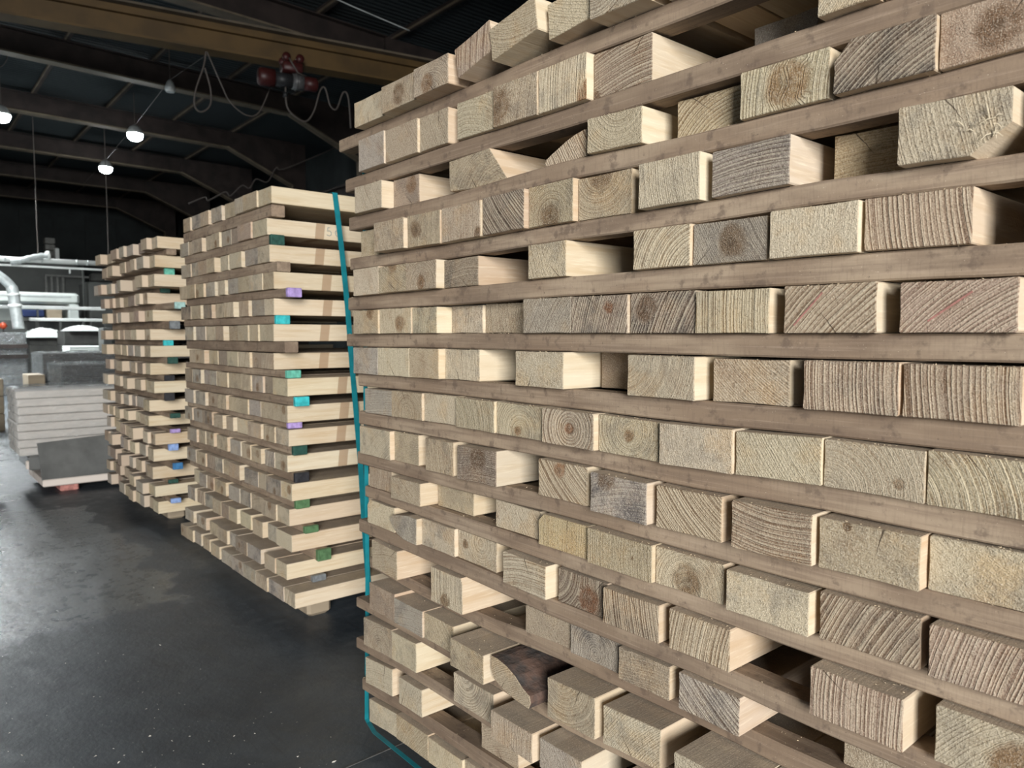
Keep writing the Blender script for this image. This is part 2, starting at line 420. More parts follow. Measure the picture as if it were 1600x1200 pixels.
# ------------------------------------------------------------------ the building
fl = obj('floor', mesh('floor', [(-34, -16, 0), (14, -16, 0), (14, 11, 0), (-34, 11, 0)], [(0, 1, 2, 3)], ['floor_concrete']))
tag(fl, 'dark grey polished concrete floor with pale patches', None, None, 'structure')
p0 = at(540, 1200, 'z', 0); p1 = at(632, 1160, 'z', 0); dv = (p1 - p0).normalized()
sd = Vector((-dv.y, dv.x, 0)) * 0.0022
a = p0 - dv * 0.7; b = p1 + dv * 0.8
j = MB().add([a - sd, b - sd, b + sd, a + sd, a - sd + Vector((0, 0, .0015)), b - sd + Vector((0, 0, .0015)), b + sd + Vector((0, 0, .0015)), a + sd + Vector((0, 0, .0015))],
             [(0, 3, 2, 1), (4, 5, 6, 7), (0, 1, 5, 4), (1, 2, 6, 5), (2, 3, 7, 6), (3, 0, 4, 7)])
jo = j.build('joint', 'joint_filler', None); jo.parent = fl

ZR = 5.84            # underside of the roof frames
m, t, p = nt('roof_sheet'); g = N(t)
cc = g.coord(); wv = g.node('ShaderNodeTexWave', bands_direction='X'); wv.inputs['Scale'].default_value = 2.6
t.links.new(cc, wv.inputs['Vector'])
t.links.new(g.mix(g.noise(cc, 0.8, 4), (0.020, 0.025, 0.026, 1), (0.038, 0.045, 0.047, 1)), p.inputs['Base Color'])
p.inputs['Roughness'].default_value = 0.85; p.inputs['Specular IOR Level'].default_value = 0.15
t.links.new(g.bump(wv.outputs['Fac'], 1.0, 0.03), p.inputs['Normal'])
ceil = MB().box((-34, -16, ZR + 0.52), (14, 11, ZR + 0.56)).build('ceiling', 'roof_sheet')
tag(ceil, 'dark corrugated metal roof sheeting on steel frames', None, None, 'structure')
SK = math.tan(R(3.0))
def skew(o, x):
    for v in o.data.vertices:
        y = v.co.y + abs_loc(o).y
        v.co.x -= (y - 5.0) * SK
    return o
def ibeam_y(x, y0, y1, z0, h, wf, web='rust_steel', flange='pale_flange', name='rafter', parent=None):
    r = MB().box((x - 0.02, y0, z0 + 0.03), (x + 0.02, y1, z0 + h - 0.02)).box((x - wf / 2, y0, z0 + h - 0.02), (x + wf / 2, y1, z0 + h)).build(name, web, parent)
    f_ = MB().box((x - wf / 2, y0, z0), (x + wf / 2, y1, z0 + 0.03)).build('flange', flange, r)
    skew(r, x); skew(f_, x)
    return r
FX = [-5.7, -9.75, -13.75, -17.5, -21.3, -25.2, -29.2]
for x in FX:
    ibeam_y(x, -15.5, 5.9, ZR, 0.42, 0.24, parent=ceil)
    # haunch running down to the wall column
    hb = MB(); y0, y1, z0, z1 = 5.9, 7.6, ZR, ZR - 0.75
    hb.add([(x - .02, y0, z0), (x - .02, y1, z1), (x - .02, y1, z0 + .42), (x - .02, y0, z0 + .42), (x + .02, y0, z0), (x + .02, y1, z1), (x + .02, y1, z0 + .42), (x + .02, y0, z0 + .42)],
           [(0, 1, 2, 3), (7, 6, 5, 4), (0, 4, 5, 1), (1, 5, 6, 2), (2, 6, 7, 3), (3, 7, 4, 0)])
    h_ = hb.build('haunch', 'rust_steel', ceil)
    MB().add([(x - .12, y0, z0), (x - .12, y1, z1), (x - .12, y1, z1 + .03), (x - .12, y0, z0 + .03), (x + .12, y0, z0), (x + .12, y1, z1), (x + .12, y1, z1 + .03), (x + .12, y0, z0 + .03)],
             [(0, 1, 2, 3), (7, 6, 5, 4), (0, 4, 5, 1), (1, 5, 6, 2), (2, 6, 7, 3), (3, 7, 4, 0)]).build('flange', 'pale_flange', h_)
ys = [-14.2 + 1.45 * i for i in range(15)]
for y in ys:
    pr = MB().box((-33, y - 0.03, ZR + 0.42), (13, y + 0.03, ZR + 0.52)).build('purlin', 'rust_steel', ceil)
    MB().box((-33, y - 0.055, ZR + 0.415), (13, y - 0.03, ZR + 0.45)).build('flange', 'pale_flange', pr)
wr_ = MB().box((-34, 9.0, 0), (14, 9.15, ZR + 0.6)).build('wall_right', 'wall_metal'); tag(wr_, 'dark metal clad wall behind the stacks', None, None, 'structure')
for x in FX:
    c_ = MB().box((x - 0.02, 7.6, 0), (x + 0.02, 8.0, ZR + 0.4)).build('column', 'rust_steel', wr_)
    MB().box((x - 0.12, 7.57, 0), (x + 0.12, 7.6, ZR - 0.75)).build('flange', 'pale_flange', c_)
    MB().box((x - 0.02, 7.35, 3.9), (x + 0.02, 7.6, 4.1)).build('bracket', 'rust_steel', wr_)
rw = MB().box((-33, 7.2, 4.1), (13, 7.45, 4.16)).box((-33, 7.31, 4.16), (13, 7.34, 4.5)).box((-33, 7.2, 4.5), (13, 7.45, 4.54)).build('crane_rail', 'rust_steel', wr_)
wf_ = MB().box((-32.2, -16, 0), (-32, 11, ZR + 0.6)).build('wall_far', 'wall_metal'); tag(wf_, 'dark far end wall of tall metal cladding panels', None, None, 'structure')
for i in range(24):
    y = -15.5 + i * 1.1
    MB().box((-32.0, y, 0.3), (-31.97, y + 1.06, ZR)).build('panel', 'wall_metal', wf_)
wl_ = MB().box((-34, -16.2, 0), (0, -16, ZR + 0.6)).build('wall_left', 'wall_metal'); tag(wl_, 'dark metal clad side wall across the hall', None, None, 'structure')

# bridge crane: yellow girder, hoist slung underneath
gz = 5.08
gA = at(0, 26, 'z', gz); gB = at(600, 129, 'z', gz); gd = (gB - gA).normalized()
gyaw = math.atan2(-gd.x, gd.y)
G0 = gA + (gB - gA) * 0.7
gx = G0.x
cg = empty('crane_girder', G0, 'yellow overhead crane girder spanning the dark roof above the stacks', 'crane')
def gl(m_, name, mat, par=None, sm=False):          # built in the girder's own frame
    o_ = obj(name, mesh(name, m_.v, m_.f, [mat], smooth=sm), par or cg); return o_
gl(MB().box((-0.015, -17, 0.03), (0.015, 5.0, 0.42)).box((0.015, -17, 0.30), (0.09, 5.0, 0.34)), 'web', 'girder_yellow')
gl(MB().box((-0.14, -17, 0), (0.14, 5.0, 0.03)), 'bottom_flange', 'girder_yellow')
gl(MB().box((-0.14, -17, 0.42), (0.14, 5.0, 0.45)), 'top_flange', 'pale_flange')
gl(MB().box((-0.3, 4.7, -0.5), (0.3, 5.1, 0.2)), 'end_truck', 'girder_yellow')
cg.rotation_euler.z = gyaw
hp = at(449, 126, 'x', gx + 0.25)
ho = empty('electric_hoist', hp, 'red and black electric chain hoist hanging under the yellow girder', 'hoist')
ho.rotation_euler.z = gyaw; ho.scale = (.66, .66, .66)
def hl(m_, name, mat, par=None): return obj(name, mesh(name, m_.v, m_.f, [mat], smooth=True), par or ho)
hl(MB().tube([(0, -0.62, 0), (0, -0.58, 0), (0, -0.28, 0)], [0.15, 0.19, 0.19], 16), 'motor_cover', 'hoist_red')
hl(MB().tube([(0, -0.28, 0), (0, 0.10, 0)], 0.15, 16), 'drum', 'hoist_black')
hl(MB().tube([(0, 0.10, 0), (0, 0.34, 0)], 0.17, 16).tube([(0, 0.16, 0), (0, 0.20, 0)], 0.19, 16), 'gearbox', 'hoist_grey')
hl(MB().tube([(0, 0.34, 0), (0, 0.62, 0), (0, 0.66, 0)], [0.15, 0.15, 0.1], 16), 'brake_cover', 'hoist_red')
tro = hl(MB().bbox((-0.2, -0.12, 0.16), (0.2, 0.30, 0.36), 0.02), 'trolley', 'hoist_red')
for s_ in (-1, 1):
    for q in (-0.05, 0.24): hl(MB().tube([(s_ * 0.15, q, 0.45), (s_ * 0.21, q, 0.45)], 0.09, 12), 'wheel', 'hoist_red', tro)
hl(MB().tube([(0, -0.05, -0.15), (0, -0.05, -0.26)], 0.02, 6).tube([(0, -0.05, -0.26), (0, -0.05, -0.36)], 0.05, 8), 'hook_block', 'hoist_black')
hl(MB().tube([(0.2, 0.0, 0.42), (0.26, 0.05, 0.30), (0.2, 0.18, 0.14), (0.1, 0.4, 0.12)], 0.018, 6), 'lead', 'cable')
def catenary(pts, n=7):
    out = []
    P = [Vector(p) for p in pts]
    for i in range(len(P) - 1):
        a0 = P[max(i - 1, 0)]; a1 = P[i]; a2 = P[i + 1]; a3 = P[min(i + 2, len(P) - 1)]
        for k in range(n):
            u = k / n
            out.append(0.5 * ((2 * a1) + (a2 - a0) * u + (2 * a0 - 5 * a1 + 4 * a2 - a3) * u * u + (3 * a1 - a0 - 3 * a2 + a3) * u ** 3))
    out.append(P[-1]); return out
def cable(pix, xpl, r, label, name='hanging_cable', mat='cable'):
    o = MB().tube(catenary([at(a_, b_, 'x', xpl) for a_, b_ in pix]), r, 5).build(name, mat, None, True)
    return tag(o, label, 'cable', 'cables hanging from the roof')
XC = at(320, 80, 'z', gz).x
cable([(322, 79), (318, 104), (306, 140), (304, 165), (314, 175), (328, 165), (329, 140), (320, 106)], XC, 0.013, 'coiled loop of grey cable hanging left of the hoist')
cable([(323, 80), (345, 130), (360, 160), (385, 180), (405, 175), (424, 132)], XC, 0.010, 'thin cable sagging from the coiled loop to the hoist')
cable([(446, 136), (450, 170), (475, 190), (490, 175), (500, 142), (508, 138), (516, 165), (526, 170), (536, 145), (544, 152), (548, 200)], hp.x, 0.013, 'wavy festoon cable draped to the right of the hoist')
cable([(295, 318), (320, 308), (326, 313), (352, 300), (360, 306), (378, 290), (390, 294), (400, 280), (418, 284), (432, 262), (450, 262), (560, 215)], -17.0, 0.016, 'festoon cable waving above the middle stack')
cable([(640, 48), (560, 14), (520, -4)], -6.0, 0.007, 'thin pale wire crossing the roof at the top', 'roof_wire', 'duct_metal')
cable([(-30, 108), (8, 98), (18, 30)], -14.5, 0.008, 'thin hanging wire by the left edge of the roof', 'roof_wire')

# high bay lamps strung along a cable
def lamp(px, py, xpl, lit, label, deep=False):
    c_ = at(px, py, 'x', xpl)
    o = empty('high_bay_lamp', c_, label, 'lamp', 'high bay lamps under the roof')
    z = c_.z
    k = 1.0 if lit else .55
    MB().tube([(c_.x, c_.y, z + 0.02), (c_.x, c_.y, z + 0.07), (c_.x, c_.y, z + 0.16), (c_.x, c_.y, z + 0.2)], [0.16 * k, 0.155 * k, 0.10 * k, 0.04 * k], 16).build('housing', 'duct_metal', o, True)
    if deep:
        MB().tube([(c_.x, c_.y, z - .10), (c_.x, c_.y, z + .03)], [.26, .16], 16, cap=False).build('reflector', 'duct_metal', o, True)
        MB().tube([(c_.x, c_.y, z - .01), (c_.x, c_.y, z + .01)], [.14, .14], 16).build('lens', 'lamp_bright', o)
    else: MB().tube([(c_.x, c_.y, z - 0.125), (c_.x, c_.y, z - .115), (c_.x, c_.y, z - .085), (c_.x, c_.y, z - 0.04), (c_.x, c_.y, z + 0.018)] if lit else [(c_.x, c_.y, z - .01), (c_.x, c_.y, z + .018)], [.03, 0.075, .125, .15, 0.155] if lit else [.07, .08], 16).build('lens', 'lamp_glow' if lit else 'white_plastic', o)
    MB().tube([(c_.x, c_.y, z + 0.2), (c_.x, c_.y, ZR + 0.42)], 0.008, 5).build('cord', 'cable', o)
    return c_
L1 = lamp(211, 211, -15.8, True, 'lit high bay lamp, brighter and higher of the two by the middle')
L2 = lamp(165, 263, -20.0, True, 'lit high bay lamp lower down, smaller and farther away')
L3 = lamp(2, 181, -16.0, True, 'lit high bay lamp cut by the left edge of the picture')
L4 = lamp(266, 143, -12.4, False, 'unlit high bay lamp hanging to the left of the hoist')
lamp(-130, 150, -13.0, True, 'lit high bay lamp beyond the left edge', True)
lamp(-60, 262, -19.0, True, 'added unseen high bay lamp beyond the left edge, farther away', True)  # this and the next three are unseen, added to brighten the far aisle
lamp(-420, 120, -12.0, True, 'added unseen high bay lamp far beyond the left edge', True)
lamp(-129, 204, -14.5, True, 'added unseen high bay lamp beyond the left edge, nearest to the white duct', True)
lamp(-330, 190, -13.5, True, 'added unseen high bay lamp well beyond the left edge, low over the aisle', True)
lw = MB().tube([at(325, 84, 'x', -9.9), L4 + Vector((0, 0, .2)), L1 + Vector((0, 0, .2)), L2 + Vector((0, 0, .2)), L2 + Vector((-4, 0.2, .2))], 0.004, 5).build('lamp_wire', 'cable')
tag(lw, 'thin wire linking the row of hanging lamps', 'wire')

# ------------------------------------------------------------------ sawn boards and sticks
TONES = {'P': ((0.61, 0.525, 0.375), 'pale'), 'T': ((0.49, 0.40, 0.28), 'tan'), 'G': ((0.42, 0.37, 0.305), 'greyish'),
         'D': ((0.31, 0.243, 0.185), 'dark brown'), 'R': ((0.44, 0.335, 0.245), 'reddish'), 'Y': ((0.59, 0.465, 0.28), 'yellowish')}
KC = {'d': (0.10, 0.07, 0.05), 'r': (0.22, 0.08, 0.035), 'b': (0.19, 0.11, 0.06)}

def smooth_outline(quad, rng, cuts=None, jit=0.0006, poly=None):
    """outline of a board end in (x, z), slightly uneven, corners nicked"""
    bl, br, tr, tl = [Vector(q) for q in quad]
    def bil(u, v): return (bl * (1 - u) + br * u) * (1 - v) + (tl * (1 - u) + tr * u) * v
    if poly:
        return [bil(u, v) for u, v in poly]
    cuts = cuts or {}
    pts = []
    H = (tl - bl).length; Wd = (br - bl).length
    names = ['bl', 'br', 'tr', 'tl']; crn = [(0, 0), (1, 0), (1, 1), (0, 1)]
    AB = []
    def toward(a, b, dist):
        L = Wd if a[1] == b[1] else H
        k = min(0.8, dist / L); return (a[0] + (b[0] - a[0]) * k, a[1] + (b[1] - a[1]) * k)
    for i in range(4):
        c = crn[i]; prv = crn[i - 1]; nx = crn[(i + 1) % 4]
        dz_ = dx_ = rng.uniform(0.0006, 0.0022)
        cu = cuts.get(names[i])                     # (along z, along x)
        if cu: dz_, dx_ = cu
        AB.append((toward(c, prv, dz_ if i % 2 == 0 else dx_), toward(c, nx, dx_ if i % 2 == 0 else dz_)))
    for i in range(4):
        A, B = AB[i]; E = AB[(i + 1) % 4][0]
        pts.append(bil(*A)); pts.append(bil(*B))
        for k in (0.34, 0.67):
            q = bil(B[0] + (E[0] - B[0]) * k, B[1] + (E[1] - B[1]) * k)
            inward = (bil(0.5, 0.5) - q).normalized()
            pts.append(q + inward * rng.uniform(0, jit * 2))
    return pts

def board_mesh(out, length, rng, front=None, bevel=0.0012):
    n = len(out); vs = []; fs = []; mi = []
    c = sum(out, Vector((0, 0))) / n
    ring0 = [p - (p - c).normalized() * bevel for p in out]
    for q in ring0: vs.append((q.x, 0.0 if not front else front(q), q.y))
    for q in out: vs.append((q.x, (0.0 if not front else front(q)) + bevel * rng.uniform(0.7, 1.5), q.y))
    for q in out: vs.append((q.x, length, q.y))
    fs.append(tuple(range(n))); mi.append(0)
    for k in (0, 1):
        for i in range(n):
            j_ = (i + 1) % n
            fs.append((k * n + i, (k + 1) * n + i, (k + 1) * n + j_, k * n + j_)); mi.append(0 if k == 0 else 1)
    fs.append(tuple(range(3 * n - 1, 2 * n - 1, -1))); mi.append(0)
    return vs, fs, mi

SIDE_COLS = [(0.69, 0.585, 0.42), (0.72, 0.63, 0.47), (0.65, 0.535, 0.38), (0.70, 0.58, 0.43), (0.64, 0.49, 0.35)]
def style(o, tone, ring, rng, W_, H_, knot=None, band=0.0, strong=None):
    c = TONES[tone][0]; f = rng.uniform(0.9, 1.1)
    o['tone'] = [c[0] * f, c[1] * f * rng.uniform(.98, 1.02), c[2] * f * rng.uniform(.95, 1.05), 1.0]
    sc_ = rng.choice(SIDE_COLS); o['sidecol'] = [sc_[0], sc_[1], sc_[2], 1.0]
    k = ring[0]; con = 0.35; fz = rng.uniform(0.45, 0.8)
    if k in 'sS':
        a_ = R(float(ring[1:] or 0)); dist = rng.uniform(0.3, 0.6)
        pith = (math.cos(a_) * dist, -math.sin(a_) * dist, rng.uniform(190, 290)); con = 0.38
        if k == 'S': con = 0.85; pith = (pith[0], pith[1], rng.uniform(150, 210)); fz *= 0.8
    elif k in 'cC':
        u, v = [float(q) for q in ring[1:].split(',')]
        pith = ((u - .5) * W_, (v - .5) * H_, rng.uniform(150, 220)); con = 0.45 if k == 'c' else 0.8
    else:
        a_ = rng.uniform(0, 6.28); pith = (math.cos(a_) * .3, math.sin(a_) * .3, rng.uniform(180, 260)); con = 0.16; fz = rng.uniform(.7, .95)
    o['pith'] = [float(q) for q in pith]
    o['misc'] = [con if strong is None else strong, fz, rng.choice([0.3, 0.5, 0.8, 1.0]) if tone in 'GD' else rng.choice([0.0, 0.2, 0.4, 0.6])]
    if knot:
        o['knot'] = [(knot[0] - .5) * W_, (knot[1] - .5) * H_, knot[2] * H_]
        kc = KC[knot[3] if len(knot) > 3 else 'd']
    else: o['knot'] = [0.0, 0.0, 0.0]; kc = KC['d']
    o['knotcol'] = [kc[0], kc[1], kc[2], 1.0]
    o['band'] = float(band)

def make_board(quad_world, yfront, length, tone, ring, rng, knot=None, cuts=None, roll=0.0, poly=None, band=0.0, front=None, bevel=0.0012):
    """quad_world: (bl, br, tr, tl) as (x, z)"""
    q = [Vector(v) for v in quad_world]; c = sum(q, Vector((0, 0))) / 4
    loc = [v - c for v in q]
    if roll:
        ca, sa = math.cos(R(roll)), math.sin(R(roll)); loc = [Vector((v.x * ca - v.y * sa, v.x * sa + v.y * ca)) for v in loc]
    out = smooth_outline(loc, rng, cuts, poly=poly)
    vs, fs, mi = board_mesh(out, length, rng, front, bevel)
    o = obj('sawn_board', mesh('sawn_board', vs, fs, ['end_grain', 'board_side'], mi), None, (c.x, yfront, c.y))
    W_ = (loc[1] - loc[0]).length; H_ = (loc[3] - loc[0]).length
    style(o, tone, ring, rng, W_, H_, knot, band)
    return o

ORD = ['first', 'second', 'third', 'fourth', 'fifth', 'sixth', 'seventh', 'eighth', 'ninth', 'tenth', 'eleventh', 'twelfth', 'thirteenth', 'fourteenth', 'fifteenth', 'sixteenth', 'seventeenth']

# ---- sticks of the nearest stack: pixel column, top and bottom row read along the front face
STK = [
 [(530, 220, 237), (700, 148, 172), (880, 70, 100), (1040, 6, 40)],
 [(540, 282, 300), (700, 226, 252), (880, 172, 200), (1080, 104, 140), (1280, 35, 80)],
 [(545, 340, 361), (700, 305, 327), (880, 252, 282), (1080, 212, 241), (1280, 160, 203), (1440, 122, 167), (1600, 80, 127)],
 [(547, 404, 422), (700, 381, 405), (880, 350, 376), (1080, 319, 350), (1280, 283, 318), (1440, 261, 299), (1600, 238, 282)],
 [(544, 466, 484), (700, 450, 477), (880, 434, 462), (1080, 417, 452), (1280, 401, 444), (1440, 387, 437), (1600, 379, 430)],
 [(542, 522, 541), (700, 521, 544), (880, 521, 549), (1080, 522, 554), (1280, 521, 561), (1600, 521, 567)],
 [(560, 584, 602), (700, 594, 615), (880, 607, 637), (1080, 624, 662), (1280, 640, 680), (1440, 651, 699), (1600, 666, 714)],
 [(561, 642, 662), (700, 662, 687), (880, 695, 717), (1080, 732, 760), (1280, 755, 796), (1440, 782, 832), (1600, 811, 860)],
 [(559, 705, 724), (700, 740, 762), (880, 779, 807), (1080, 832, 862), (1280, 879, 918), (1440, 919, 960), (1600, 960, 1002)],
 [(571, 761, 774), (700, 800, 822), (880, 858, 887), (1080, 925, 955), (1280, 990, 1030), (1440, 1044, 1080), (1600, 1092, 1138)],
 [(561, 811, 830), (700, 867, 890), (880, 943, 972), (1080, 1023, 1050), (1280, 1107, 1143), (1440, 1173, 1215)],
 [(578, 872, 885), (700, 938, 952), (760, 964, 984), (880, 1006, 1035), (1080, 1096, 1128), (1225, 1165, 1200)],
 [(557, 933, 948), (640, 979, 993), (703, 1013, 1030), (880, 1113, 1141), (1054, 1197, 1230)],
 [(557, 996, 1012), (640, 1040, 1057), (718, 1088, 1108), (880, 1186, 1214)],
 [(566, 1060, 1077), (640, 1101, 1120), (700, 1140, 1162), (778, 1190, 1216)],
]
SY = [0.004] * 15
SY[11] = 0.030; SY[12] = 0.0; SY[13] = 0.0; SY[14] = 0.0; SY[0] = 0.012; SY[9] = 0.006
XEND = 1.72
class Stick:
    def __init__(s, smp, yf):
        s.P = []
        for a_, b_, c_ in smp:
            p_ = at(a_, b_, 'y', yf); q_ = at(a_, c_, 'y', yf); s.P.append([p_.x, p_.z, q_.z])
        # keep thickness even
        tm = sorted(q[1] - q[2] for q in s.P)[len(s.P) // 2]
        for q in s.P:
            mid = (q[1] + q[2]) / 2; th = 0.35 * (q[1] - q[2]) + 0.65 * tm; q[1] = mid + th / 2; q[2] = mid - th / 2
        last = s.P[-1]
        n = len(s.P); mx = sum(q[0] for q in s.P) / n; mz = sum((q[1] + q[2]) / 2 for q in s.P) / n
        den = sum((q[0] - mx) ** 2 for q in s.P); sl = sum((q[0] - mx) * ((q[1] + q[2]) / 2 - mz) for q in s.P) / den
        s.P.append([XEND, last[1] + 0.5 * sl * (XEND - last[0]), last[2] + 0.5 * sl * (XEND - last[0])])
        s.x0 = s.P[0][0]
    def f(s, x, k):
        P = s.P
        if x <= P[0][0]: return P[0][k]
        for i in range(len(P) - 1):
            if x <= P[i + 1][0]:
                u = (x - P[i][0]) / (P[i + 1][0] - P[i][0]); u = u * u * (3 - 2 * u) * 0.5 + u * 0.5
                return P[i][k] * (1 - u) + P[i + 1][k] * u
        return P[-1][k]
    def top(s, x): return s.f(x, 1)
    def bot(s, x): return s.f(x, 2)
STICKS = [Stick(q, SY[i]) for i, q in enumerate(STK)]
# neighbouring sticks must leave at least a board's thickness between them
def stick_mesh(ftop, fbot, x0, x1, y0, wid, rng, n=26, c=0.0025):
    vs = []; fs = []
    for i in range(n + 1):
        x = x0 + (x1 - x0) * i / n; zt, zb = ftop(x), fbot(x)
        e = rng.uniform(-.0007, .0007); yy = y0 + e
        vs += [(x, yy, zb + c), (x, yy + c, zb), (x, yy + wid - c, zb), (x, yy + wid, zb + c), (x, yy + wid, zt - c), (x, yy + wid - c, zt), (x, yy + c, zt), (x, yy, zt - c)]
    for i in range(n):
        for k in range(8):
            k2 = (k + 1) % 8
            fs.append((i * 8 + k, (i + 1) * 8 + k, (i + 1) * 8 + k2, i * 8 + k2))
    fs.append(tuple(range(7, -1, -1))[::-1]); fs.append(tuple(n * 8 + k for k in range(7, -1, -1)))
    return vs, fs
def make_stick(ftop, fbot, x0, x1, y0, wid, rng, label, group, end=None, n=26):
    vs, fs = stick_mesh(ftop, fbot, x0, x1, y0, wid, rng, n)
    org = Vector((x0, y0, fbot(x0)))
    o = obj('stacking_stick', mesh('stacking_stick', [Vector(v) - org for v in vs], fs, ['stick_wood']), None, org)
    tag(o, label, 'stick', group)
    if end:
        zt, zb = ftop(x1), fbot(x1); c = 0.002
        MB().bbox((x1 - .018, y0 - .0012, zb - .0012), (x1 + .002, y0 + wid + .0012, zt + .0012), c).build('painted_end', 'paint_' + end, o)
        o.children[0]['label'] = {'darkgreen': 'dark green', 'lightblue': 'light blue'}.get(end, end) + ' painted end'
    return o
srng = random.Random(11)
for i, s in enumerate(STICKS):
    make_stick(s.top, s.bot, s.x0, XEND, SY[i], 0.046, srng, f'brown wooden stick under the {ORD[i]} row from the top, nearest stack', 'sticks between the rows of the nearest stack')

for i, s in enumerate(STICKS[:15]):
    make_stick(lambda x, s=s: min(s.top(x), s.top(s.x0 + .2) + (s.top(1.4) - s.top(s.x0 + .2)) * (x - s.x0 - .2) / 1.2) - .001, lambda x, s=s: s.bot(x) + .001, s.x0 + .03, XEND, 0.46, 0.046, srng, f'dim inner stick deep in the gaps under the {ORD[i]} row, nearest stack', 'inner sticks of the nearest stack', None, 8)
